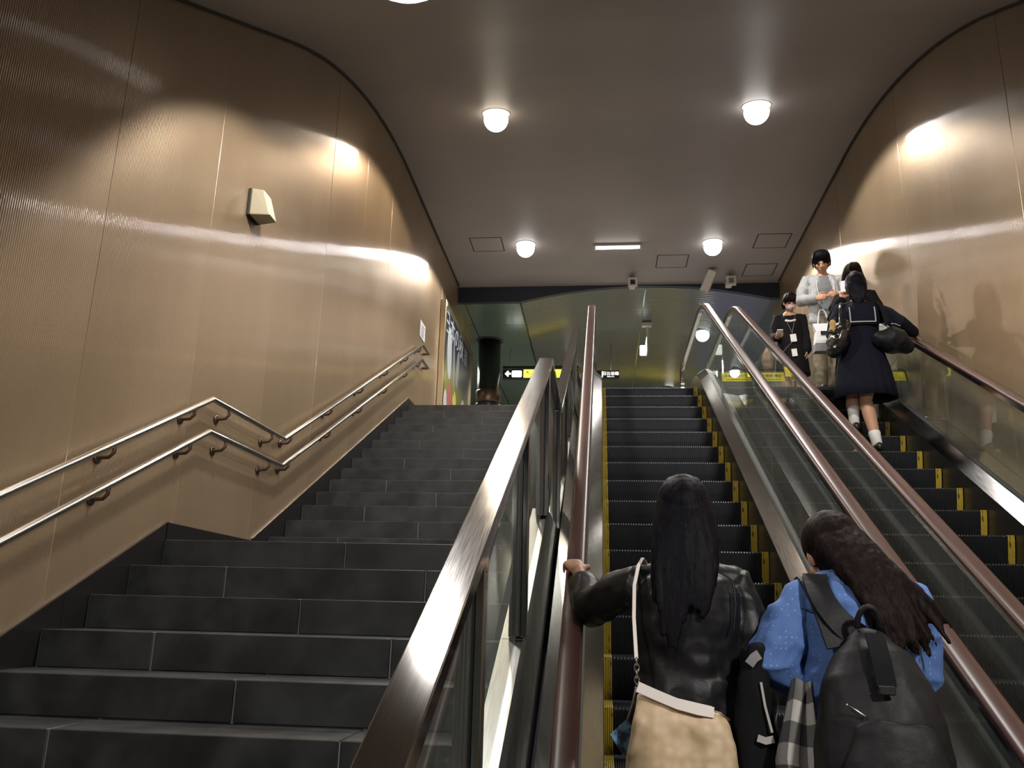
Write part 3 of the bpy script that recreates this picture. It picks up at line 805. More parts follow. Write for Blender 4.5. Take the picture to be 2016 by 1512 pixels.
# surface fluorescent batten
t = tag(empty('fluorescent_batten', (0.245, 11.93, 5.43)), 'short fluorescent batten between the two far downlights', 'ceiling light')
MB().bevbox(-0.118, 0.608, 11.89, 11.97, 5.395, 5.432, 0.005).obj('housing', 'white', t)
MB().tube([(-0.07, 11.93, 5.376), (0.56, 11.93, 5.376)], 0.019, 12).obj('lamp_tube', 'tube_lamp', t, True)
for x in (-0.105, 0.58): MB().bevbox(x, x + 0.022, 11.905, 11.955, 5.352, 5.397, 0.004).obj('lamp_holder', 'white', t)

# square access hatches
def hatch(x, y, label):
    t = tag(empty('ceiling_hatch', (x + 0.25, y + 0.25, 5.43)), label, 'access hatch', 'square ceiling hatches')
    w_ = 0.016
    fr = MB()
    fr.box(x, x + 0.49, y, y + w_, 5.427, 5.44).box(x, x + 0.49, y + 0.50 - w_, y + 0.50, 5.427, 5.44)
    fr.box(x, x + w_, y + w_, y + 0.50 - w_, 5.427, 5.44).box(x + 0.49 - w_, x + 0.49, y + w_, y + 0.50 - w_, 5.427, 5.44)
    fr.obj('frame', 'line', t)
    MB().bevbox(x + w_, x + 0.49 - w_, y + w_, y + 0.50 - w_, 5.4275, 5.44, 0.002).obj('lid', 'ceil', t)
hatch(-1.97, 11.58, 'square ceiling hatch left of the far left downlight')
hatch(0.865, 12.35, 'square ceiling hatch nearest the middle, right of the batten')
hatch(2.27, 11.66, 'square ceiling hatch right of the far right downlight')
hatch(2.28, 12.76, 'square ceiling hatch by the beam near the right wall')

# security cameras
def security_camera(x, y, label, glassy):
    t = tag(empty('security_camera', (x, y, 5.43)), label, 'camera', 'security cameras under the ceiling end')
    MB().lathe((x, y + 0.25, 5.43), [(0.055, 0.002), (0.055, -0.02), (0.03, -0.03), (0.022, -0.10)], 18).obj('mount', 'white', t, True)
    b = MB().bevbox(x - 0.05, x + 0.05, y + 0.02, y + 0.34, 5.27, 5.35, 0.012).obj('body', 'white', t)
    fr = MB()
    for a0, a1, b0, b1 in ((-0.075, 0.075, 0.045, 0.075), (-0.075, 0.075, -0.075, -0.045), (-0.075, -0.04, -0.045, 0.045), (0.04, 0.075, -0.045, 0.045)):
        fr.box(x + a0, x + a1, y - 0.02, y + 0.03, 5.27 + b0, 5.27 + b1)
    fr.obj('hood', 'white', t)
    MB().box(x - 0.04, x + 0.04, y + 0.005, y + 0.02, 5.23, 5.31).obj('lens_window', 'black' if not glassy else 'paper_grey', t)
    MB().bevbox(x - 0.045, x + 0.045, y + 0.10, y + 0.20, 5.36, 5.40, 0.008).obj('junction_box', 'white', t)
security_camera(0.51, 13.05, 'white box security camera in the middle of the ceiling end', False)
security_camera(2.08, 13.05, 'white box security camera beside the long white speaker', True)
# oblong speaker
t = tag(empty('ceiling_speaker', (1.73, 13.05, 5.43)), 'long off-white box speaker tilted down between the camera and downlight', 'speaker')
R_ = Matrix.Translation((1.71, 12.98, 5.24)) @ Matrix.Rotation(radians(24), 4, 'Y') @ Matrix.Rotation(radians(22), 4, 'X')
me = MB().bevbox(-0.075, 0.075, -0.06, 0.06, -0.19, 0.19, 0.02).mesh('cabinet'); fix_normals(me); me.transform(R_); link('cabinet', me, 'ivory', t)
me = MB().box(-0.062, 0.062, -0.066, -0.06, -0.17, 0.17).mesh('grille'); fix_normals(me); me.transform(R_); link('grille', me, 'white', t)
MB().tube([(1.76, 13.04, 5.34), (1.77, 13.06, 5.43)], 0.018, 10).obj('bracket', 'white', t, True)

# wall speaker on the left wall: wedge shape
t = tag(empty('wall_speaker', (XL, 5.15, 2.73)), 'beige wedge-shaped box speaker fixed on the left wall', 'speaker')
y0, y1, z0, z1 = 5.14, 5.32, 2.625, 2.825
MB().bevbox(XL, XL + 0.022, y0, y1, z0, z1, 0.003).obj('back_plate', 'line', t)
mb = MB()
A = [(XL + 0.022, y0, z0), (XL + 0.022, y1, z0), (XL + 0.022, y1, z1), (XL + 0.022, y0, z1)]
B = [(XL + 0.165, y0 + 0.02, z0 - 0.0), (XL + 0.165, y1 - 0.035, z0 - 0.0), (XL + 0.105, y1 - 0.03, z1 - 0.008), (XL + 0.105, y0 + 0.015, z1 - 0.008)]
mb.loft([A, B]); ob = mb.obj('cabinet', 'ivory', t)
bv = ob.modifiers.new('bevel', 'BEVEL'); bv.width = 0.008; bv.segments = 2

# small paper notice on the left wall
t = tag(empty('paper_notice', (XL, 10.85, 3.74)), 'small white paper notice with grey print above the handrail ends', 'notice')
MB().box(XL + 0.003, XL + 0.0055, 10.70, 11.02, 3.60, 3.83).obj('sheet', 'paper', t)
for k, (a, b) in enumerate(((10.80, 10.97), (10.77, 10.95), (10.77, 10.96), (10.76, 10.94))):
    MB().box(XL + 0.0055, XL + 0.0065, a, b, 3.765 - k * 0.045, 3.785 - k * 0.045).obj('print_line', 'paper_grey', t)

# advertising light box on the left wall
t = tag(empty('poster_lightbox', (XL, 13.4, 3.6)), 'framed backlit advertising poster on the left wall at the stair head', 'poster')
ya, yb, za, zb = 12.03, 14.80, 2.62, 4.63
for (a, b, c, d) in ((ya, ya + 0.10, za, zb), (yb - 0.10, yb, za, zb), (ya + 0.10, yb - 0.10, zb - 0.08, zb), (ya + 0.10, yb - 0.10, za, za + 0.08)):
    MB().bevbox(XL + 0.004, XL + 0.09, a, b, c, d, 0.006).obj('frame_bar', 'gold', t)
mb = MB(); mb.box(XL + 0.02, XL + 0.06, ya + 0.09, yb - 0.09, za + 0.07, zb - 0.07)
ob = mb.obj('print', 'poster', t)
uvl = ob.data.uv_layers.new(name='UVMap')
for lp in ob.data.loops:
    v = ob.data.vertices[lp.vertex_index].co
    uvl.data[lp.index].uv = ((v.y - ya) / (yb - ya), (v.z - za) / (zb - za))
PX_ = XL + 0.0605
def blot(cy, cz, ry, rz, m, name='printed_shape', ang=0.0):
    mb = MB(); n_ = 20; pts = []
    for k in range(n_):
        a = 2 * pi * k / n_; u, v = ry * cos(a), rz * sin(a)
        pts.append((cy + u * cos(ang) - v * sin(ang), cz + u * sin(ang) + v * cos(ang)))
    mb.prism(pts, PX_, PX_ + 0.0015, 'x'); mb.obj(name, m, t)
blot(12.62, 3.95, 0.20, 0.42, 'print_white', ang=0.1)
blot(13.05, 3.85, 0.07, 0.50, 'print_grey', ang=0.15)
blot(12.75, 3.25, 0.24, 0.22, 'print_red', ang=0.2)
blot(13.20, 3.32, 0.16, 0.16, 'print_yellow')
blot(12.42, 3.05, 0.14, 0.26, 'print_white')
blot(14.05, 3.34, 0.18, 0.20, 'print_white')
blot(13.4, 3.9, 0.12, 0.34, 'print_grey', ang=-0.2)
# big title: brush characters, too blurred to read, laid as pale strokes
lettering('日本の秋', 0.44, (PX_ + 0.002, 13.02, 4.34), FACE_PX, 'print_white', t, 'title_lettering')
lettering('旅', 0.34, (PX_ + 0.002, 14.15, 4.32), FACE_PX, 'print_grey', t, 'title_lettering')

# round pillar behind the wall end
t = tag(empty('pillar', (-2.16, 15.6, ZF)), 'round dark pillar with a pale printed band beyond the poster', 'pillar')
MB().lathe((-2.16, 15.6, ZF), [(0.215, 0), (0.215, 2.60)], 36).obj('shaft', 'sign_black', t, True)
MB().lathe((-2.16, 15.6, ZF), [(0.222, 0.30), (0.232, 0.32), (0.232, 1.12), (0.222, 1.14)], 36).obj('sleeve', 'paper_grey', t, True)
MB().lathe((-2.16, 15.6, ZF), [(0.236, 1.14), (0.245, 1.16), (0.245, 1.30), (0.236, 1.32)], 36).obj('collar', 'black', t, True)
MB().lathe((-2.16, 15.6, ZF), [(0.225, 1.34), (0.238, 1.36), (0.238, 1.56), (0.225, 1.58)], 36).obj('band', 'bracket', t, True)
for k in range(9):
    a = radians(-150 + k * 13)
    x, y = -2.16 + 0.236 * cos(a), 15.6 + 0.236 * sin(a)
    MB().bevbox(x - 0.016, x + 0.016, y - 0.006, y + 0.006, ZF + 0.88, ZF + 1.0, 0.002).obj('printed_mark', 'sign_black', t)
MB().lathe((-2.16, 15.6, ZF), [(0.26, 2.58), (0.26, 2.602)], 36).obj('ceiling_collar', 'line', t, True)

# hanging direction sign, left
t = tag(empty('direction_sign', (-1.40, 16.0, 4.57)), 'hanging black direction sign with white left arrow and lit yellow panel', 'sign')
sx0, sx1, sz0, sz1 = -1.94, -0.45, 4.485, 4.660
MB().bevbox(sx0, sx1, 16.0, 16.14, sz0, sz1, 0.006).obj('case', 'sign_black', t)
poly = [(-1.895, 4.572), (-1.835, 4.635), (-1.812, 4.615), (-1.838, 4.590), (-1.775, 4.590), (-1.775, 4.555), (-1.838, 4.555), (-1.812, 4.528), (-1.835, 4.510)]
MB().prism(poly, 15.994, 15.999, 'y').obj('arrow', 'sign_white', t)
def rrect(x0, x1, z0, z1, r):
    p = []
    for cx, cz, a0 in ((x1 - r, z1 - r, 0), (x0 + r, z1 - r, 90), (x0 + r, z0 + r, 180), (x1 - r, z0 + r, 270)):
        for k in range(5):
            a = radians(a0 + 22.5 * k); p.append((cx + r * cos(a), cz + r * sin(a)))
    return p
MB().prism(rrect(-1.755, -1.56, 4.503, 4.633, 0.018), 15.994, 15.999, 'y').obj('white_panel', 'sign_white', t)
MB().prism(rrect(-1.525, -0.49, 4.490, 4.655, 0.012), 15.994, 15.999, 'y').obj('yellow_panel', 'sign_yellow', t)
poly = [(-1.468, 4.612), (-1.405, 4.616), (-1.408, 4.606), (-1.442, 4.604), (-1.402, 4.556), (-1.410, 4.550), (-1.452, 4.596), (-1.456, 4.566), (-1.466, 4.566)]
MB().prism(poly, 15.990, 15.993, 'y').obj('arrow', 'ink', t)
MB().box(sx0, sx1, 16.03, 16.11, 4.70, 4.74).obj('hanger_rail', 'sign_black', t)
for x in (-1.8, -0.6): MB().tube([(x, 16.07, sz1), (x, 16.07, 5.13)], 0.012, 8).obj('hanger', 'tube', t, True)

# hanging line sign, right
t = tag(empty('line_sign', (0.15, 16.5, 4.7)), 'hanging black sign with white lit characters above the escalator head', 'sign')
MB().bevbox(-0.15, 0.352, 16.5, 16.62, 4.612, 4.775, 0.005).obj('case', 'sign_black', t)
lettering('日比谷線', 0.083, (0.180, 16.496, 4.706), FACE_CAM, 'sign_white', t)
lettering('Hibiya Line', 0.032, (0.180, 16.496, 4.646), FACE_CAM, 'sign_white', t)
MB().box(0.006, 0.026, 16.494, 16.499, 4.632, 4.755).obj('divider', 'sign_white', t)
MB().tube([(0.185, 16.56, 4.775), (0.185, 16.56, 5.36)], 0.012, 8).obj('hanger', 'tube', t, True)

# hanging lamp with an exit sign
t = tag(empty('hanging_exit_sign', (0.85, 15.4, 5.2)), 'hanging lit exit sign with bright lamp under the vault', 'sign')
MB().bevbox(0.76, 0.94, 15.30, 15.42, 5.30, 5.372, 0.004).obj('ceiling_plate', 'white', t)
MB().tube([(0.86, 15.40, 5.31), (0.86, 15.40, 5.06)], 0.022, 10).obj('stem', 'white', t, True)
MB().bevbox(0.72, 0.83, 15.42, 15.52, 4.775, 4.955, 0.012).obj('lamp', 'sign_white', t)
MB().bevbox(0.84, 0.86, 15.20, 15.62, 4.79, 5.06, 0.004).obj('sign_case', 'white', t)
MB().box(0.832, 0.84, 15.22, 15.60, 4.80, 5.05).obj('sign_face', 'sign_white', t)
MB().box(0.829, 0.832, 15.30, 15.40, 4.84, 5.01).obj('pictogram', 'sign_green', t)

# round concourse downlight, then lights added further in to raise the ambient
downlight(1.92, 15.7, 'round downlight in the vault seen between the handrail ends', z=5.13 + 0.255 * (1 - ((1.92 - 0.72) / 2.08) ** 2), tilt=0.0, power=120, r=0.13)
downlight(-0.6, 18.2, 'added downlight beyond the hanging signs, lifting the concourse ambient', z=5.24, tilt=0.0, power=130, r=0.10)
downlight(-3.1, 16.6, 'added downlight behind the dark pillar, brightening the left of the concourse', z=5.128, tilt=0.0, power=260, r=0.10)
downlight(1.6, 20.0, 'farthest added downlight, lifting the concourse ambient', z=5.30, tilt=0.0, power=130, r=0.10)
# large lit guide signs of the concourse, seen as colour on the glossy ceiling
def guide_sign(x0, x1, y, z0, z1, m, label):
    t = tag(empty('guide_sign', ((x0 + x1) / 2, y, z0)), label, 'sign')
    MB().bevbox(x0, x1, y, y + 0.14, z0, z1, 0.01).obj('case', 'sign_black', t)
    MB().box(x0 + 0.03, x1 - 0.03, y - 0.006, y, z0 + 0.03, z1 - 0.03).obj('lit_face', m, t)
    for x in (x0 + 0.2, x1 - 0.2): MB().tube([(x, y + 0.07, z1), (x, y + 0.07, arch_z(x) + 0.004)], 0.012, 8).obj('hanger', 'tube', t, True)
guide_sign(-0.9, 1.9, 20.3, 4.25, 4.62, 'guide_yellow', 'long lit yellow exit guide sign deep in the concourse')
guide_sign(2.0, 2.9, 19.2, 3.6, 4.5, 'sign_blue', 'lit blue panel deep in the concourse on the right')
# ================================================================== PEOPLE
def remeshed(mb, name, voxel=0.008, smooth=4, wrinkle=0.0, wfreq=(9, 9, 4), seed=0.0, floor_z=None):
    """fuse overlapping closed shapes into one continuous skin"""
    me = mb.mesh(name + '_raw'); fix_normals(me)
    o = bpy.data.objects.new('tmp', me); COL.objects.link(o)
    r = o.modifiers.new('r', 'REMESH'); r.mode = 'VOXEL'; r.voxel_size = voxel; r.use_smooth_shade = True
    if smooth:
        s = o.modifiers.new('s', 'SMOOTH'); s.iterations = smooth; s.factor = 0.5
    dg = bpy.context.evaluated_depsgraph_get()
    out = bpy.data.meshes.new_from_object(o.evaluated_get(dg)); out.name = name
    bpy.data.objects.remove(o); bpy.data.meshes.remove(me)
    if wrinkle:
        n_ = len(out.vertices); co = [0.0] * (3 * n_); no = [0.0] * (3 * n_)
        out.vertices.foreach_get('co', co); out.vertex_normals.foreach_get('vector', no)
        fx, fy, fz = wfreq
        for i in range(0, 3 * n_, 3):
            p = Vector((co[i] * fx + seed, co[i + 1] * fy, co[i + 2] * fz))
            d = wrinkle * (0.7 * (1.0 - abs(noise.noise(p)) * 2.2) + 0.5 * noise.noise(p * 2.3 + Vector((7, 3, 1))))
            co[i] += no[i] * d; co[i + 1] += no[i + 1] * d; co[i + 2] += no[i + 2] * d
        out.vertices.foreach_set('co', co)
        out.update()
    out.polygons.foreach_set('use_smooth', [True] * len(out.polygons))
    return out

class Rig:
    """joint positions of one person; local frame: x right, y forward, z up, scaled to the height"""
    def __init__(s, base, h, yaw, lean=0.0):
        s.k = h / 1.60; s.base = Vector(base)
        s.m = Matrix.Translation(s.base) @ Matrix.Rotation(radians(yaw), 4, 'Z') @ Matrix.Diagonal((s.k, s.k, s.k, 1))
        s.rot = Matrix.Rotation(radians(yaw), 3, 'Z'); s.lean = lean
        s.hm = None
    def p(s, x, y, z):
        if s.lean and z > 0.85: y = y + (z - 0.85) * s.lean
        return s.m @ Vector((x, y, z))
    @property
    def side(s): return s.rot @ Vector((1, 0, 0))
    @property
    def fwd(s): return s.rot @ Vector((0, 1, 0))
    def head(s, turn=0.0, nod=0.0, roll=0.0, off=(0, 0, 0)):
        piv = s.p(0 + off[0], 0.005 + off[1], 1.40 + off[2])
        s.hrot = s.rot @ (Matrix.Rotation(radians(turn), 3, 'Z') @ Matrix.Rotation(radians(nod), 3, 'X') @ Matrix.Rotation(radians(roll), 3, 'Y'))
        s.hpiv = piv; s.hc = piv + s.hrot @ Vector((0, 0.012, 0.095)) * s.k
        return s
    def H(s, x, y, z): return s.hc + s.hrot @ (Vector((x, y, z)) * s.k)

def hand_prims(mb, wrist, palm_dir, across, normal, curl, k=1.0, thumb=1, spread=0.0):
    """palm and five fingers; palm_dir: wrist to knuckles, across: towards the thumb side, normal: back of the hand; curl in degrees per joint"""
    d = Vector(palm_dir).normalized(); a = Vector(across); a = (a - d * a.dot(d)).normalized(); n = Vector(normal); n = (n - d * n.dot(d) - a * n.dot(a)).normalized()
    w = Vector(wrist)
    mb.tube([w - d * 0.02 * k, w + d * 0.01 * k, w + d * 0.04 * k, w + d * 0.075 * k], [(0.024 * k, 0.018 * k), (0.030 * k, 0.016 * k), (0.038 * k, 0.015 * k), (0.037 * k, 0.013 * k)], 12, side=a)
    ln = (0.066, 0.075, 0.070, 0.055)
    for i in range(4):
        off = (0.0285 - 0.019 * i) * k
        p = w + d * (0.078 - 0.004 * abs(i - 1)) * k + a * off
        dirn = (d + a * spread * (1.5 - i)).normalized(); pts = [p - d * 0.012 * k]; c = 0
        seglen = [0.45, 0.32, 0.23]
        pts.append(p)
        for j in range(3):
            c += radians(curl[j] if isinstance(curl, (list, tuple)) else curl)
            dd = dirn * cos(c) - n * sin(c)
            p = p + dd * ln[i] * seglen[j] * k; pts.append(p)
        mb.tube(pts, [0.0092 * k, 0.0095 * k, 0.0088 * k, 0.0080 * k, 0.0070 * k], 8)
    # thumb leaves the side of the palm near its base
    t0 = w + d * 0.018 * k + a * 0.024 * k
    t1 = t0 + (d * 0.55 + a * 0.75 - n * 0.25).normalized() * 0.036 * k * thumb
    t2 = t1 + (d * 0.85 + a * 0.25 - n * 0.40).normalized() * 0.030 * k
    t3 = t2 + (d * 0.9 - a * 0.10 - n * 0.45).normalized() * 0.024 * k
    mb.tube([t0 - d * 0.01 * k, t0, t1, t2, t3], [0.013 * k, 0.013 * k, 0.0110 * k, 0.0098 * k, 0.0080 * k], 8)

def body_mesh(r, larm, rarm, lhand, rhand, legs=None, voxel=0.006, female=True):
    """one continuous skin: trunk, neck, head with face, arms, hands, legs, feet"""
    k = r.k; mb = MB(); S = r.side
    tw = 1.0 if female else 1.12
    tz = [(0.80, .150, .100), (0.90, .158, .105), (1.00, .122, .088), (1.10, .128, .092), (1.20, .148, .100), (1.27, .150, .088), (1.315, .095, .066)]
    mb.tube([r.p(0, 0, z) for z, a, b in tz], [(a * k * tw, b * k) for z, a, b in tz], 20, side=S)
    mb.tube([r.p(0, 0, 1.27), r.p(0, 0.0, 1.34), r.hpiv + r.hrot @ Vector((0, -0.005, 0.045)) * k], [0.056 * k, 0.050 * k, 0.050 * k], 14)
    # head
    H = r.H; hr = r.hrot
    mb.ellipsoid(H(0, -0.012, 0.025), (0.076 * k, 0.094 * k, 0.098 * k), hr)
    mb.ellipsoid(H(0, 0.018, -0.035), (0.063 * k, 0.074 * k, 0.078 * k), hr)
    mb.ellipsoid(H(0, 0.038, -0.085), (0.036 * k, 0.036 * k, 0.028 * k), hr)
    mb.tube([H(0, 0.084, 0.018), H(0, 0.098, -0.010), H(0, 0.104, -0.026)], [0.009 * k, 0.011 * k, 0.014 * k], 8)
    mb.ellipsoid(H(0, 0.083, -0.058), (0.024 * k, 0.012 * k, 0.009 * k), hr)
    for sx in (-1, 1):
        mb.ellipsoid(H(sx * 0.077, -0.008, -0.010), (0.011 * k, 0.020 * k, 0.032 * k), hr)
        mb.ellipsoid(H(sx * 0.036, 0.060, -0.022), (0.026 * k, 0.024 * k, 0.022 * k), hr)
    # arms and hands
    for arm, hand in ((larm, lhand), (rarm, rhand)):
        sh, el, wr = [Vector(q) for q in arm]
        inn = r.p(0, 0, 1.27)
        mb.tube([inn.lerp(sh, 0.5), sh, sh.lerp(el, 0.5), el, el.lerp(wr, 0.35), wr], [0.04 * k, 0.040 * k, 0.038 * k, 0.035 * k, 0.034 * k, 0.024 * k], 12)
        if hand: hand_prims(mb, wr, *hand, k=k)
    # legs
    L = legs or [[(-.085, 0, .86), (-.088, .01, .46), (-.088, -.02, .085), (.0)], [(.085, 0, .86), (.088, .01, .46), (.088, -.02, .085), (.0)]]
    for a, b, c, _ in L:
        A, B, Cc = r.p(*a), r.p(*b), r.p(*c)
        mb.tube([A, A.lerp(B, .5), B, B.lerp(Cc, .3), Cc], [0.088 * k, 0.072 * k, 0.052 * k, 0.056 * k, 0.036 * k], 14)
        mb.tube([r.p(c[0], c[1] - 0.03, 0.035), r.p(c[0], c[1] + 0.06, 0.032), r.p(c[0], c[1] + 0.155, 0.022)], [(0.032 * k, 0.032 * k), (0.038 * k, 0.030 * k), (0.034 * k, 0.018 * k)], 12, side=S)
    return remeshed(mb, 'body', voxel, 4)

def face_parts(r, t, closed=True, brow='hair', mouth=True):
    k = r.k; hr = r.hrot
    for sx in (-1, 1):
        MB().ellipsoid(r.H(sx * 0.033, 0.080, 0.006), (0.015 * k, 0.010 * k, (0.004 if closed else 0.008) * k), hr, 12, 8).obj('eye', 'hair', t, True)
        MB().tube([r.H(sx * 0.017, 0.089, 0.030), r.H(sx * 0.034, 0.086, 0.034), r.H(sx * 0.052, 0.072, 0.028)], 0.0035 * k, 6).obj('eyebrow', brow, t, True)
    if mouth:
        m = MB().tube([r.H(-0.020, 0.086, -0.059), r.H(0, 0.094, -0.060), r.H(0.020, 0.086, -0.059)], [(0.002 * k, 0.004 * k)] * 3, 6)
        m.obj('mouth', M.setdefault('lip', mat('lip', (0.30, 0.10, 0.08), 0.5)), t, True)

def bez(p0, p1, p2, p3, n=7):
    p0, p1, p2, p3 = map(Vector, (p0, p1, p2, p3)); out = []
    for i in range(n + 1):
        t = i / n; u = 1 - t
        out.append(u ** 3 * p0 + 3 * u * u * t * p1 + 3 * u * t * t * p2 + t ** 3 * p3)
    return out

def hair_cap(mb, r, big=1.0, back=0.0):
    k = r.k
    mb.ellipsoid(r.H(0, -0.022 - back, 0.036), (0.086 * k * big, 0.096 * k * big, 0.098 * k * big), r.hrot, 20, 14)
    mb.ellipsoid(r.H(0, -0.045 - back, -0.015), (0.078 * k * big, 0.068 * k * big, 0.088 * k * big), r.hrot, 20, 14)

def torso_rings(r, rows):
    return [r.p(0, y, z) for z, a, b, y in rows], [(a * r.k, b * r.k) for z, a, b, y in rows]

def top_garment(r, rows, sleeves, name, m, t, voxel=0.008, wr=0.006, wf=(8, 8, 5), smooth=4, seed=0.0, extra=None):
    mb = MB(); pts, rad = torso_rings(r, rows)
    mb.tube(pts, rad, 24, side=r.side, cap=False)
    for chain in sleeves: mb.tube([Vector(p) for p, _ in chain], [q * r.k if not isinstance(q, tuple) else tuple(v * r.k for v in q) for _, q in chain], 14)
    if sleeves:
        for sx, chain in ((-1, sleeves[0]), (1, sleeves[1])):
            sh = Vector(chain[1][0])
            mb.tube([r.p(sx * .030, -.008, 1.335), r.p(sx * .085, -.008, 1.303), sh.lerp(r.p(sx * .085, -.008, 1.303), .25) + Vector((0, 0, .008))], [.034 * r.k, .042 * r.k, .050 * r.k], 12)
    if extra: extra(mb)
    me = remeshed(mb, name, voxel, smooth, wr, wf, seed)
    return link(name, me, m, t)

def simple_shoes(r, t, feet, m='black', top=0.075):
    for (x, y) in feet:
        mb = MB()
        mb.tube([r.p(x, y - 0.065, 0.042), r.p(x, y + 0.02, 0.040), r.p(x, y + 0.10, 0.034), r.p(x, y + 0.165, 0.026)], [(0.034 * r.k, 0.040 * r.k), (0.040 * r.k, 0.038 * r.k), (0.044 * r.k, 0.032 * r.k), (0.036 * r.k, 0.024 * r.k)], 14, side=r.side)
        me = remeshed(mb, 'shoe', 0.008, 2); link('shoe', me, m, t)

def trousers(r, t, m, legs, top=0.98, cuff=0.07, rk=1.0, name='trousers', wr=0.008):
    mb = MB(); k = r.k
    mb.tube([r.p(0, 0, .80), r.p(0, 0, .88), r.p(0, 0, top)], [(.165 * k * rk, .115 * k * rk), (.168 * k * rk, .118 * k * rk), (.138 * k * rk, .102 * k * rk)], 20, side=r.side)
    for a, b, c in legs:
        A, B, Cc = r.p(*a), r.p(*b), r.p(*c)
        mb.tube([A, A.lerp(B, .5), B, B.lerp(Cc, .5), Cc], [.100 * k * rk, .088 * k * rk, .070 * k * rk, .064 * k * rk, .058 * k * rk], 14)
    link(name, remeshed(mb, name, 0.009, 4, wr, (9, 9, 9)), m, t)

def skirt(r, t, m, rows, name='skirt', pleats=0, depth=0.0):
    """flared skirt with real thickness"""
    seg = 72; mb = MB(); k = r.k
    def ring(z, a, b, y, ins):
        out = []
        for i in range(seg):
            th = 2 * pi * i / seg
            f = 1.0 + (depth * (1 if (i * pleats // seg) % 2 else -1) * min(1, (1.02 - z) * 2.5) if pleats else 0)
            out.append(r.p((a - ins) * f * cos(th), y + (b - ins) * f * sin(th), z))
        return out
    rings = [ring(*q, 0.0) for q in rows] + [ring(*q, 0.012) for q in reversed(rows)]
    n = seg
    mb.loft(rings, caps=False)
    # close the top between outer and inner skins
    o0, o1 = 0, (len(rings) - 1) * n
    for j in range(n): mb.f.append((o0 + j, o1 + j, o1 + (j + 1) % n, o0 + (j + 1) % n))
    ob = mb.obj(name, m, t, True); return ob

def ribbon(pts, width_dir, w, th, name, m, t=None, uv=False):
    """flat strap through points; width_dir per point or one vector"""
    pts = [Vector(p) for p in pts]; n = len(pts); rings = []
    for i, p in enumerate(pts):
        wd = Vector(width_dir[i] if isinstance(width_dir, list) else width_dir)
        tg = (pts[min(i + 1, n - 1)] - pts[max(i - 1, 0)]).normalized()
        wd = (wd - tg * wd.dot(tg)).normalized(); nn = tg.cross(wd)
        rings.append([p + wd * (w / 2) + nn * (th / 2), p - wd * (w / 2) + nn * (th / 2), p - wd * (w / 2) - nn * (th / 2), p + wd * (w / 2) - nn * (th / 2)])
    mb = MB().loft(rings); ob = mb.obj(name, m, t); auto_smooth(ob.data, 40); return ob

STAND = [[(-.085, 0, .86), (-.085, .012, .46), (-.085, -.02, .085), 0], [(.085, 0, .86), (.085, .012, .46), (.085, -.02, .085), 0]]
LEG3 = [[q[0], q[1], (q[2][0], q[2][1], .07)] for q in STAND]

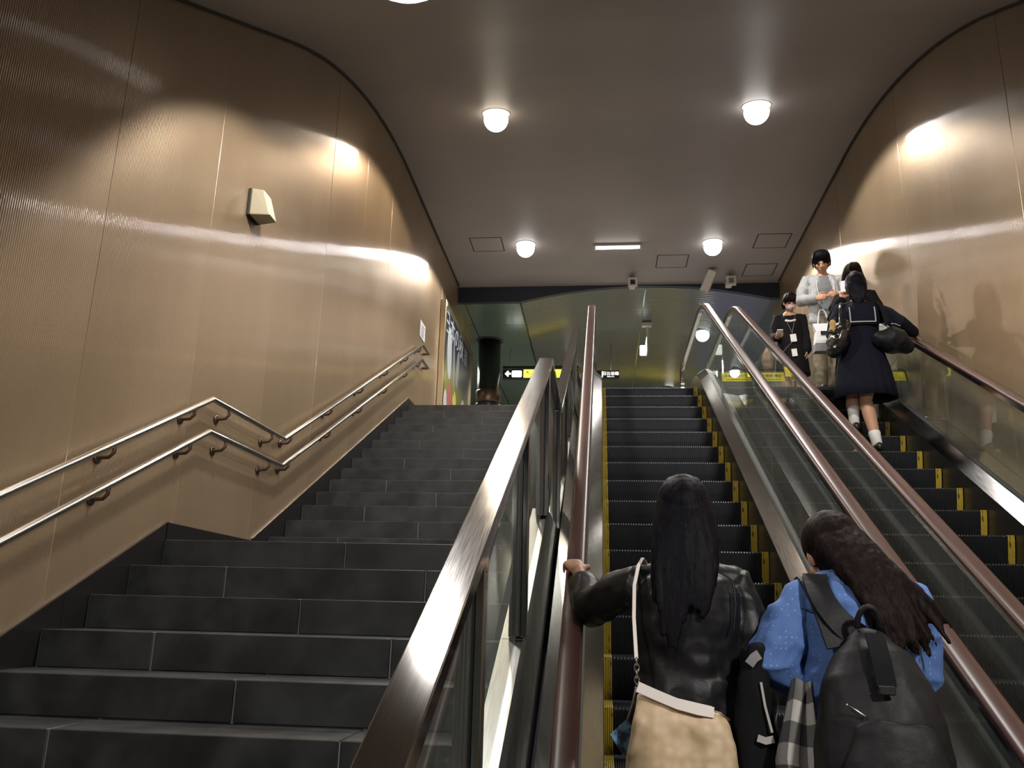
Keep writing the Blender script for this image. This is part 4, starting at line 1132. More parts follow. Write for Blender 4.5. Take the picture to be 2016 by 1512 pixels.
# ------------------------------------------------------------------ 1  woman in a black leather jacket, hand on the left handrail
def woman_leather():
    r = Rig((0.275, 2.915, nose(2.730)), 1.655, 2, 0.03).head(turn=-6, nod=4)
    t = tag(empty('person', r.base), 'woman with long black hair and black leather jacket holding the left handrail', 'person')
    k = r.k
    lsh, rsh = r.p(-.160, 0, 1.285), r.p(.160, 0, 1.285)
    lel, lwr = Vector((-0.040, 3.12, 0.030)), Vector((-0.092, 3.34, 0.170))
    rel, rwr = r.p(.205, -.02, 1.03), r.p(.215, .06, .80)
    # hand closed over the handrail (rail top at x = -0.106, rising forwards)
    up30 = Vector((0, cos(radians(30)), sin(radians(30))))
    lhand = (Vector((-0.30, 0.80, 0.42)), Vector((0.9, 0.45, 0.2)), Vector((-0.25, -0.35, 0.9)), (38, 48, 30))
    rhand = (Vector((0, 0.1, -1)), r.fwd, r.side, (18, 22, 18))
    b = link('body', body_mesh(r, (lsh, lel, lwr), (rsh, rel, rwr), lhand, rhand, STAND, 0.0055), 'skin', t)
    # hair: crown plus straight locks to the middle of the back
    mb = MB(); hair_cap(mb, r, 1.03)
    random.seed(11)
    for i in range(30):
        a = radians(-100 + 200 * i / 29.0)                      # around the back of the head
        x0, y0 = 0.080 * sin(a), -0.03 - 0.072 * cos(a)
        p0 = r.H(x0 * 0.55, y0 * 0.5, 0.115)
        p1 = r.H(x0 * 1.12, y0 * 1.12, 0.04)
        zt = 1.245 - 0.05 * abs(cos(a)) + random.uniform(-0.035, 0.02)
        if 6 < i < 14: zt -= 0.085
        xb = x0 * 1.05 - 0.030; yb = -0.125 - 0.012 * cos(a) + (0.03 if abs(a) > 1.2 else 0)
        p2 = r.p(x0 * 1.3, yb, 1.36); p3 = r.p(xb, yb - 0.012, zt)
        mb.tube(bez(p0, p1, p2, p3, 8), [0.012, 0.016, 0.017, 0.016, 0.015, 0.0145, 0.013, 0.010, 0.005], 8)
    link('hair', remeshed(mb, 'hair', 0.006, 3, 0.0025, (40, 40, 5)), 'hair', t)
    rows = [(0.86, .175, .118, 0), (0.92, .172, .120, 0), (1.0, .158, .112, 0), (1.08, .155, .112, -.004), (1.17, .172, .122, -.008), (1.24, .176, .116, -.010), (1.285, .150, .092, -.006), (1.325, .085, .070, 0), (1.345, .070, .062, 0)]
    sl = [[(r.p(-.09, 0, 1.215), .070), (lsh - Vector((0, 0, .012)), .060), (lsh.lerp(lel, .5), .066), (lel, .064), (lel.lerp(lwr, .45), .060), (lwr.lerp(lel, .36), .048)],
          [(r.p(.09, 0, 1.215), .070), (rsh - Vector((0, 0, .012)), .060), (rsh.lerp(rel, .5), .066), (rel, .060), (rel.lerp(rwr, .5), .054), (rwr.lerp(rel, .05), .046)]]
    j = top_garment(r, rows, sl, 'jacket', 'leather', t, 0.0065, 0.011, (8, 8, 9), 2, 2.0)
    # seams: armhole on the right, centre yoke
    MB().tube([r.p(.128, -.112, 1.285), r.p(.132, -.122, 1.22), r.p(.120, -.126, 1.14)], 0.0028, 6).obj('seam', 'leather', t, True)
    trousers(r, t, 'blackcloth', LEG3); simple_shoes(r, t, [(-.085, -.02), (.085, -.02)])
    # shoulder bag hanging behind her left hip
    bg = tag(empty('shoulder_bag', (0.235, 2.74, -0.62)), 'beige printed canvas shoulder bag with cream frame behind the leather jacket', 'bag')
    mb = MB(); rings = []
    for z, x0, x1, d, zs in ((-0.66, 0.06, 0.40, 0.055, 0.0), (-0.60, 0.048, 0.412, 0.072, 0.0), (-0.46, 0.062, 0.402, 0.072, 0.0), (-0.36, 0.082, 0.386, 0.056, -0.004), (-0.28, 0.096, 0.372, 0.038, -0.012), (-0.222, 0.106, 0.352, 0.022, -0.030)):
        rr = []
        for i in range(36):
            th = 2 * pi * i / 36; c, s_ = cos(th), sin(th)
            xx = (x0 + x1) / 2 + (x1 - x0) / 2 * (abs(c) ** 0.5) * (1 if c >= 0 else -1)
            zz_ = z + (zs * 1.6 * ((xx - x0) / (x1 - x0)) if zs else 0) + (-0.02 if (z > -0.25 and 0.35 < (xx - x0) / (x1 - x0) < 0.75) else 0)
            rr.append((xx, 2.75 + d * (abs(s_) ** 0.7) * (1 if s_ >= 0 else -1), zz_))
        rings.append(rr)
    mb.loft(rings)
    link('pouch', remeshed(mb, 'pouch', 0.006, 3, 0.006, (7, 7, 9)), 'canvas', bg)
    pts = [(0.104, 2.722, -0.200), (0.16, 2.716, -0.222), (0.22, 2.714, -0.244), (0.28, 2.716, -0.258), (0.325, 2.722, -0.265)]
    ribbon(pts, (0, 0.2, 1), 0.030, 0.010, 'frame_clasp', 'cream_trim', bg)
    ribbon([(0.108, 2.78, -0.206), (0.22, 2.785, -0.248), (0.325, 2.78, -0.268)], (0, 0.2, 1), 0.030, 0.010, 'frame_clasp', 'cream_trim', bg)
    MB().tube([(0.325, 2.73, -0.268), (0.350, 2.735, -0.272), (0.372, 2.745, -0.285)], 0.004, 8).obj('frame_end', 'gold', bg, True)
    strap = [(0.102, 2.74, -0.120), (0.098, 2.79, 0.0), (0.102, 2.822, 0.10), (0.118, 2.872, 0.165), (0.135, 2.925, 0.192), (0.150, 2.99, 0.175)]
    ribbon(strap, (1, 0.1, 0), 0.011, 0.004, 'strap', 'cream_trim', bg)
    for k_ in range(4):
        z = -0.128 - 0.018 * k_
        a = MB(); ringpts = [(0.103 + 0.007 * cos(q) * (1 if k_ % 2 else 0.25), 2.738 + 0.007 * cos(q) * (0.25 if k_ % 2 else 1), z + 0.012 * sin(q)) for q in [2 * pi * i / 12 for i in range(13)]]
        a.tube(ringpts, 0.0022, 6, cap=False).obj('chain_link', 'chrome', bg, True)
    pc = tag(empty('card_pouch', (0.05, 2.80, -0.36)), 'small blue printed card pouch dangling left of the beige bag', 'pouch')
    mb = MB(); mb.loft([[(0.022, 2.800, -0.345), (0.026, 2.806, -0.345), (0.076, 2.806, -0.300), (0.074, 2.800, -0.298)], [(0.060, 2.800, -0.405), (0.064, 2.806, -0.405), (0.108, 2.806, -0.36), (0.106, 2.800, -0.356)]])
    mb.obj('case', 'blue_pouch', pc); MB().tube([(0.075, 2.803, -0.300), (0.092, 2.79, -0.25), (0.100, 2.76, -0.205)], 0.003, 6).obj('cord', 'paper_grey', pc, True)
    return t
woman_leather()

# ------------------------------------------------------------------ 2  woman in the dotted chambray shirt with a backpack
def woman_denim():
    r = Rig((0.785, 2.81, nose(2.730)), 1.62, -4, 0.05).head(turn=12, nod=-26, roll=-4, off=(-0.028, 0.015, -0.075))
    t = tag(empty('person', r.base), 'woman with long brown hair, blue dotted shirt and black backpack', 'person')
    k = r.k
    lsh, rsh = r.p(-.165, 0, 1.275), r.p(.165, 0, 1.275)
    lel = r.p(-.262, -.03, 1.085); lwr = r.p(-.165, .13, 1.00)
    rel = r.p(.190, .09, 1.04); rwr = r.p(.12, .25, 1.05)
    lhand = (r.p(-.02, .30, .99) - r.p(-.165, .12, .99), Vector((0, 0, 1)), -r.side, (30, 35, 25))
    rhand = (r.fwd, Vector((0, 0, 1)), r.side, (30, 35, 25))
    link('body', body_mesh(r, (lsh, lel, lwr), (rsh, rel, rwr), lhand, rhand, STAND, 0.006), 'skin', t)
    mb = MB(); hair_cap(mb, r, 1.06)
    random.seed(5)
    for i in range(34):
        a = radians(-105 + 215 * i / 33.0); x0, y0 = 0.082 * sin(a), -0.03 - 0.074 * cos(a)
        p0 = r.H(x0 * 0.5, y0 * 0.5, 0.118); p1 = r.H(x0 * 1.18, y0 * 1.15, 0.03)
        u = i / 33.0
        xb = 0.015 + 0.172 * u + random.uniform(-0.012, 0.012); zt = 1.20 - 0.055 * sin(pi * u) - 0.03 * u + random.uniform(-0.03, 0.015)
        yb = -0.155 + random.uniform(-0.02, 0.012)
        if i > 29: xb += 0.03; zt += 0.01
        p2 = r.p(x0 * 0.9 + 0.035, -0.135, 1.37); p3 = r.p(xb, yb, zt)
        pts = bez(p0, p1, p2, p3, 9)
        for q in range(6, 10):
            pts[q] = pts[q] + r.side * 0.008 * sin(q * 1.7 + i) + Vector((0, 0, 0.006 * cos(q * 2.1 + i * 2)))
        mb.tube(pts, [0.013, 0.017, 0.018, 0.017, 0.016, 0.015, 0.014, 0.012, 0.009, 0.004], 8)
    link('hair', remeshed(mb, 'hair', 0.006, 2, 0.003, (45, 45, 7)), 'hair_brown', t)
    rows = [(0.80, .185, .128, 0), (0.90, .182, .128, 0), (1.0, .170, .120, 0), (1.1, .168, .118, -.004), (1.19, .180, .122, -.008), (1.25, .180, .112, -.010), (1.29, .150, .090, -.004), (1.325, .085, .072, 0), (1.35, .066, .062, 0)]
    lend = lel.lerp(lwr, .42); rend = rel.lerp(rwr, .35)
    sl = [[(r.p(-.09, 0, 1.205), .074), (lsh - Vector((0, 0, .012)), .064), (lsh.lerp(lel, .5), .074), (lel, .078), (lend, .066)], [(r.p(.09, 0, 1.205), .074), (rsh - Vector((0, 0, .012)), .064), (rsh.lerp(rel, .5), .062), (rel, .060), (rend, .056)]]
    top_garment(r, rows, sl, 'shirt', 'dots', t, 0.0065, 0.013, (8, 8, 12), 2, 5.0)
    # yoke seam on the left shoulder
    MB().tube([r.p(-.205, -.055, 1.245), r.p(-.15, -.105, 1.232), r.p(-.09, -.125, 1.230)], 0.0025, 6).obj('seam', 'jeans', t, True)
    skirt(r, t, 'jeans', [(0.96, .165, .120, 0), (0.85, .185, .135, 0), (0.70, .195, .150, 0), (0.55, .205, .160, 0)])
    simple_shoes(r, t, [(-.085, -.02), (.085, -.02)])
    # backpack
    bp = tag(empty('backpack', r.p(0.03, -.24, .72)), 'large black nylon backpack on the dotted blue shirt', 'backpack')
    mb = MB(); X = -0.015
    rows = [(0.64, .135, .085, -.225), (0.70, .165, .110, -.235), (0.82, .175, .122, -.240), (0.94, .168, .118, -.235), (1.04, .140, .095, -.220), (1.11, .100, .062, -.200), (1.145, .058, .034, -.190)]
    mb.tube([r.p(X, y, z) for z, a, b, y in rows], [(a * k, b * k) for z, a, b, y in rows], 24, side=r.side)
    link('pack_body', remeshed(mb, 'pack_body', 0.008, 3, 0.009, (7, 7, 6), 1.0), 'nylon', bp)
    mb = MB(); mb.tube([r.p(X + .01, -.33, .74), r.p(X + .01, -.345, .82), r.p(X + .01, -.335, .93)], [(.125 * k, .04 * k), (.135 * k, .045 * k), (.10 * k, .03 * k)], 18, side=r.side)
    link('front_pocket', remeshed(mb, 'front_pocket', 0.008, 2, 0.006, (8, 8, 8)), 'nylon', bp)
    for s_, sx in ((-1, X - .075), (1, X + .075)):
        pts = bez(r.p(sx * 1.0, -.155, 1.13), r.p(sx + s_ * .02 - .02, -.13, 1.30), r.p(sx + s_ * .03 - .03, -.02, 1.395), r.p(sx + s_ * .02 - .03, .10, 1.27), 9)
        ribbon(pts, r.side, 0.068, 0.014, 'shoulder_strap', 'nylon', bp)
    pts = bez(r.p(-.03, -.150, 1.16), r.p(-.10, -.16, 1.20), r.p(-.135, -.13, 1.27), r.p(-.125, -.05, 1.335), 8)
    ribbon(pts, r.side, 0.072, 0.016, 'shoulder_strap', 'nylon', bp)
    MB().tube(bez(r.p(X - .03, -.205, 1.19), r.p(X - .03, -.235, 1.26), r.p(X + .03, -.235, 1.26), r.p(X + .03, -.205, 1.19), 8), 0.009, 8).obj('grab_handle', 'nylon', bp, True)
    ribbon([r.p(X, -.268, 1.17), r.p(X, -.325, 1.10), r.p(X + .002, -.345, 1.04)], r.side, 0.05, 0.008, 'flap_strap', 'blackcloth', bp)
    MB().bevbox(-0.022, 0.022, -0.006, 0.006, -0.012, 0.012, 0.004).obj('buckle', 'black', None).matrix_world = Matrix.Translation(r.p(X, -.352, 1.03))
    bk = bpy.data.objects['buckle']; bk.parent = bp; bk.matrix_parent_inverse = bp.matrix_world.inverted()
    MB().tube([r.p(X - .10, -.345, .99), r.p(X - .06, -.350, .965)], 0.004, 6).obj('zip_pull', 'chrome', bp, True)
    ribbon([r.p(X - .13, -.16, .74), r.p(X - .20, -.10, .86), r.p(X - .175, -.06, 1.0)], r.side, 0.03, 0.006, 'lower_strap', 'blackcloth', bp)
    # checked scarf over her left forearm
    def cloth(cols, name, m, label, cat):
        """hanging strip: cols = list of rows of points"""
        n_r, n_c = len(cols), len(cols[0]); mb = MB()
        for row in cols: mb.v += [tuple(p) for p in row]
        for i in range(n_r - 1):
            for j in range(n_c - 1): mb.f.append((i * n_c + j, i * n_c + j + 1, (i + 1) * n_c + j + 1, (i + 1) * n_c + j))
        ob = mb.obj(name, m, None, True, fixn=False)
        uvl = ob.data.uv_layers.new(name='UVMap')
        for lp in ob.data.loops:
            vi = lp.vertex_index; uvl.data[lp.index].uv = ((vi % n_c) / (n_c - 1), (vi // n_c) / (n_r - 1))
        so = ob.modifiers.new('solidify', 'SOLIDIFY'); so.thickness = 0.008; so.offset = 0
        tag(ob, label, cat); return ob
    KS = 1.10
    rows_ = []
    N_ = 16
    for i in range(N_):
        u = i / (N_ - 1); z = -0.150 - 0.42 * u; xl = 0.500 - 0.055 * min(1, u * 2.2); xr = 0.546 + 0.016 * u
        rows_.append([(KS * (xl + (xr - xl) * j / 8.0), KS * (2.44 + 0.010 * sin(j * 1.3 + u * 3) - 0.02 * u), KS * (z + 0.006 * sin(j * 0.8))) for j in range(9)])
    cloth(rows_, 'scarf', 'plaid', 'grey and white checked wool scarf hanging from the arm in blue', 'scarf')
    # dark folded coat beside it
    ct = tag(empty('folded_coat', (0.458, 2.750, -0.550)), 'black coat with grey trim folded over the arm beside the checked scarf', 'coat')
    mb = MB()
    mb.tube([(0.475, 2.772, -0.088), (0.449, 2.772, -0.176), (0.453, 2.772, -0.286), (0.464, 2.772, -0.440), (0.471, 2.772, -0.616)], [(0.030, 0.025), (0.045, 0.032), (0.055, 0.036), (0.060, 0.036), (0.055, 0.03)], 16, side=(1, 0, 0))
    link('drape', remeshed(mb, 'drape', 0.007, 2, 0.009, (14, 14, 5)), 'blackcloth', ct)
    ribbon([(0.436, 2.736, -0.127), (0.450, 2.732, -0.108), (0.467, 2.735, -0.097)], (0.2, 0, -1), 0.028, 0.004, 'trim_band', 'paper_grey', ct)
    ribbon([(0.449, 2.726, -0.330), (0.471, 2.721, -0.337), (0.495, 2.726, -0.332)], (0, 0, 1), 0.020, 0.004, 'trim_band', 'trim_white', ct)
    ribbon([(0.467, 2.730, -0.176), (0.475, 2.726, -0.242), (0.491, 2.724, -0.314)], (1, 0, 0), 0.007, 0.003, 'piping', 'trim_white', ct)
    return t
woman_denim()
# ------------------------------------------------------------------ 3  schoolgirl from behind, hand on the right handrail
def schoolgirl_back():
    r = Rig((2.255, 7.345, nose(7.214)), 1.62, -3, 0.0).head(turn=-10, nod=-6)
    t = tag(empty('person', r.base), 'schoolgirl seen from behind in navy sailor uniform with white-edged collar', 'person')
    k = r.k
    lsh, rsh = r.p(-.155, 0, 1.285), r.p(.155, 0, 1.285)
    rel = Vector((2.555, 7.25, 2.51)); rwr = Vector((2.715, 7.36, 2.458))
    lel = r.p(-.22, -.02, 1.04); lwr = r.p(-.17, .18, .99)
    rhand = (Vector((0.35, 0.80, 0.40)), Vector((-0.8, 0.5, 0.1)), Vector((0.1, -0.4, 0.9)), (30, 40, 30))
    lhand = (r.fwd, Vector((0, 0, 1)), -r.side, (40, 40, 30))
    legs = [[(-.085, 0, .86), (-.120, .16, .56), (-.115, .22, .285), 0], [(.075, 0, .86), (-.005, -.01, .46), (.045, -.05, .085), 0]]
    mb_legs = legs
    me = None
    # skin
    b = MB()
    link('body', body_mesh(r, (lsh, lel, lwr), (rsh, rel, rwr), lhand, rhand, [[(-.085, 0, .86), (-.088, .10, .52), (-.088, .09, .29), 0], legs[1]], 0.0075), 'skin', t)
    mb = MB(); hair_cap(mb, r, 1.04)
    random.seed(8)
    for i in range(16):
        a = radians(-100 + 200 * i / 15.0); x0, y0 = 0.080 * sin(a), -0.03 - 0.074 * cos(a)
        mb.tube(bez(r.H(x0 * .5, y0 * .5, .115), r.H(x0 * 1.15, y0 * 1.1, .05), r.H(x0 * 1.05, y0 * 1.25, -.06), r.H(x0 * .5, -.085, -.105), 6), [.013, .016, .016, .016, .015, .014, .010], 8)
    for i in range(11):
        u = -1 + 2 * i / 10.0
        mb.tube(bez(r.H(u * .060, -.070, .02), r.H(u * .066, -.105, -.05), r.H(u * .055, -.100, -.12), r.H(u * .040 + .004, -.085, -.175 - .02 * (1 - u * u)), 6), [.018, .020, .020, .019, .017, .013, .007], 8)
    link('hair', remeshed(mb, 'hair', 0.008, 2, 0.003, (40, 40, 6)), 'hair', t)
    rows = [(0.88, .165, .118, 0), (0.95, .160, .115, 0), (1.05, .150, .108, 0), (1.15, .160, .112, -.004), (1.23, .168, .108, -.008), (1.28, .145, .088, -.006), (1.325, .080, .066, 0)]
    sl = [[(r.p(-.09, 0, 1.215), .070), (lsh - Vector((0, 0, .012)), .062), (lsh.lerp(lel, .5), .068), (lel, .066), (lel.lerp(lwr, .9), .052)], [(r.p(.09, 0, 1.215), .070), (rsh - Vector((0, 0, .012)), .062), (rsh.lerp(rel, .5), .070), (rel, .066), (rel.lerp(rwr, .88), .050)]]
    top_garment(r, rows, sl, 'uniform_top', 'navy', t, 0.009, 0.006, (8, 8, 6), 3, 3.0)
    # square sailor collar with white braid
    def cp(x, z): return r.p(x, -0.128 - 0.02 * max(0, (1.30 - z)) - 0.0 + 0.10 * abs(x) * abs(x) / 0.02 * 0.12 + (0.052 * max(0, (z - 1.235) / 0.085)), z)
    mb = MB(); rings = []
    for z in (1.10, 1.15, 1.20, 1.245, 1.29, 1.32):
        w_ = .118 if z < 1.25 else .118 - (z - 1.25) * .6
        rings.append([cp(-w_ + 2 * w_ * j / 10.0, z) for j in range(11)])
    n_c = 11
    for row in rings: mb.v += [tuple(p) for p in row]
    for i in range(len(rings) - 1):
        for j in range(n_c - 1): mb.f.append((i * n_c + j, i * n_c + j + 1, (i + 1) * n_c + j + 1, (i + 1) * n_c + j))
    co = mb.obj('sailor_collar', 'navy', t, True, fixn=False); so = co.modifiers.new('s', 'SOLIDIFY'); so.thickness = 0.008
    off = -r.fwd * 0.009
    ribbon([cp(-.102 + .204 * j / 8.0, 1.122) + off for j in range(9)], (0, 0, 1), 0.009, 0.003, 'braid', 'trim_white', co)
    for sx in (-1, 1): ribbon([cp(sx * .102, 1.12 + .02 * j) + off for j in range(8)], r.side, 0.009, 0.003, 'braid', 'trim_white', co)
    skirt(r, t, 'navy', [(1.0, .135, .105, 0), (0.90, .175, .140, 0), (0.75, .215, .175, 0), (0.60, .240, .200, 0), (0.475, .258, .218, 0)], pleats=36, depth=0.018)
    for a, b_ in (((-.088, .09, .29), (-.088, .09, .42)), ((.045, -.05, .075), (.033, -.043, .165))):
        A, B = r.p(*a), r.p(*b_)
        MB().tube([A, A.lerp(B, .5), B], [0.042 * k, 0.044 * k, 0.049 * k], 14).obj('sock', 'sock', t, True)
    simple_shoes(r, t, [(.045, -.05)])
    mb = MB(); mb.tube([r.p(-.088, .03, .245), r.p(-.088, .12, .242), r.p(-.088, .235, .228)], [(0.034, 0.04), (0.042, 0.038), (0.036, 0.024)], 14, side=r.side)
    link('shoe', remeshed(mb, 'shoe', 0.008, 2), 'black', t)
    # glossy bag on her left shoulder
    bg = tag(empty('school_bag', (2.0, 7.2, 2.22)), 'glossy black school bag hanging from the left shoulder of the navy uniform', 'bag')
    mb = MB(); mb.tube([(1.985, 7.20, 2.25), (2.01, 7.20, 2.31), (2.045, 7.20, 2.39), (2.075, 7.20, 2.465)], [(.060, .10), (.085, .13), (.085, .13), (.060, .10)], 18, side=(0.9, 0, -0.4))
    link('pouch', remeshed(mb, 'pouch', 0.008, 2, 0.008, (12, 12, 12)), 'patent', bg)
    MB().tube(bez((2.03, 7.12, 2.45), (2.04, 7.14, 2.62), (2.09, 7.24, 2.74), (2.115, 7.36, 2.70), 8), 0.012, 8).obj('handle', 'patent', bg, True)
    MB().tube(bez((2.05, 7.28, 2.45), (2.06, 7.30, 2.62), (2.10, 7.36, 2.74), (2.115, 7.42, 2.68), 8), 0.012, 8).obj('handle', 'patent', bg, True)
    for q in ((2.02, 7.09, 2.43), (2.075, 7.085, 2.40)): MB().ellipsoid(q, (0.010, 0.006, 0.010), None, 10, 8).obj('rivet', 'chrome', bg, True)
    ch = tag(empty('bag_charm', (1.96, 7.12, 2.40)), 'small ochre plush charm dangling from the glossy black bag', 'charm')
    mb = MB(); mb.ellipsoid((1.965, 7.11, 2.455), (0.030, 0.026, 0.045)); mb.ellipsoid((1.952, 7.105, 2.405), (0.026, 0.024, 0.032))
    link('plush', remeshed(mb, 'plush', 0.006, 2), 'charm', ch)
    MB().ellipsoid((1.938, 7.095, 2.385), (0.020, 0.018, 0.020)).obj('plush_foot', 'black', ch, True)
    MB().tube([(1.97, 7.11, 2.495), (2.0, 7.13, 2.52)], 0.004, 6).obj('cord', 'black', ch, True)
    # duffel under the right arm
    bd = tag(empty('duffel_bag', (2.45, 7.2, 2.20)), 'soft black duffel bag under the right arm of the navy uniform', 'bag')
    mb = MB(); mb.tube([(2.37, 7.17, 2.34), (2.43, 7.16, 2.335), (2.50, 7.17, 2.31), (2.575, 7.18, 2.275)], [(.07, .09), (.11, .135), (.105, .125), (.06, .075)], 18, side=(0.2, 0, 0.95))
    link('pouch', remeshed(mb, 'pouch', 0.009, 2, 0.008, (9, 9, 9)), 'nylon', bd)
    ribbon(bez((2.40, 7.10, 2.44), (2.40, 7.12, 2.60), (2.40, 7.24, 2.74), (2.395, 7.34, 2.72), 8), (1, 0, 0), 0.03, 0.006, 'strap', 'blackcloth', bd)
    MB().tube([(2.42, 7.035, 2.43), (2.45, 7.03, 2.425), (2.485, 7.035, 2.41)], 0.005, 6).obj('clasp', 'chrome', bd, True)
schoolgirl_back()

# ------------------------------------------------------------------ 4  her friend one step up, facing down
def schoolgirl_front():
    r = Rig((2.455, 8.075, nose(7.918)), 1.60, 158, 0.0).head(turn=14, nod=-8)
    t = tag(empty('person', r.base), 'long-haired girl in dark jacket facing down, mostly hidden behind the schoolgirl', 'person')
    k = r.k
    lsh, rsh = r.p(-.155, 0, 1.285), r.p(.155, 0, 1.285)
    lel = r.p(-.21, .02, 1.03); lwr = r.p(-.16, .20, .98)
    rel = r.p(.205, .05, 1.06); rwr = r.p(.10, .155, 1.24)
    rhand = (r.p(.055, .15, 1.36) - rwr, -r.side, r.fwd, (25, 35, 30))
    lhand = (r.fwd, Vector((0, 0, 1)), -r.side, (40, 40, 30))
    link('body', body_mesh(r, (lsh, lel, lwr), (rsh, rel, rwr), lhand, rhand, STAND, 0.0075), 'skin', t)
    face_parts(r, t)
    mb = MB(); hair_cap(mb, r, 1.04); random.seed(9)
    for i in range(26):
        a = radians(-118 + 236 * i / 25.0); x0, y0 = 0.084 * sin(a), -0.03 - 0.074 * cos(a)
        zt = 1.08 + random.uniform(-.03, .03); fr = abs(a) > 1.4
        mb.tube(bez(r.H(x0 * .4, y0 * .4, .12), r.H(x0 * 1.2, y0 * 1.1, .05), r.p(x0 * 1.3, -.08 if not fr else -.01, 1.38), r.p(x0 * 1.5, -.12 if not fr else .085, zt), 8), [.012, .017, .018, .017, .016, .015, .014, .010, .005], 8)
    for x in (-.045, -.02, .005, .03): mb.tube(bez(r.H(x * .5, .02, .128), r.H(x, .075, .11), r.H(x * 1.2, .092, .07), r.H(x * 1.4, .090, .040), 5), [.010, .013, .013, .011, .009, .004], 8)
    link('hair', remeshed(mb, 'hair', 0.008, 2, 0.003, (40, 40, 6)), 'hair_brown', t)
    rows = [(0.84, .175, .122, 0), (0.95, .165, .118, 0), (1.05, .155, .110, 0), (1.15, .162, .114, 0), (1.23, .168, .108, -.004), (1.28, .145, .088, 0), (1.325, .080, .066, 0)]
    sl = [[(r.p(-.09, 0, 1.215), .070), (lsh - Vector((0, 0, .012)), .062), (lsh.lerp(lel, .5), .068), (lel, .064), (lel.lerp(lwr, .9), .050)], [(r.p(.09, 0, 1.215), .070), (rsh - Vector((0, 0, .012)), .062), (rsh.lerp(rel, .5), .068), (rel, .064), (rel.lerp(rwr, .85), .048)]]
    top_garment(r, rows, sl, 'jacket', 'blackcloth', t, 0.009, 0.005, (8, 8, 6), 3, 9.0)
    skirt(r, t, 'navy', [(1.0, .135, .105, 0), (0.90, .170, .135, 0), (0.75, .200, .165, 0), (0.50, .235, .20, 0)], pleats=32, depth=0.016)
    simple_shoes(r, t, [(-.085, -.02), (.085, -.02)])
    for x in (-.085, .085): MB().tube([r.p(x, -.02, .07), r.p(x, -.015, .15), r.p(x, -.01, .21)], [0.040, 0.043, 0.047], 12).obj('sock', 'paper_grey', t, True)
    # phone she holds up
    ph = tag(MB().bevbox(-0.036, 0.036, -0.005, 0.005, -0.07, 0.07, 0.004).obj('mobile_phone', 'paper'), 'white mobile phone held up by the long-haired girl', 'phone')
    ph.matrix_world = Matrix.Translation(r.p(.062, .198, 1.335)) @ r.rot.to_4x4() @ Matrix.Rotation(radians(20), 4, 'X')
schoolgirl_front()

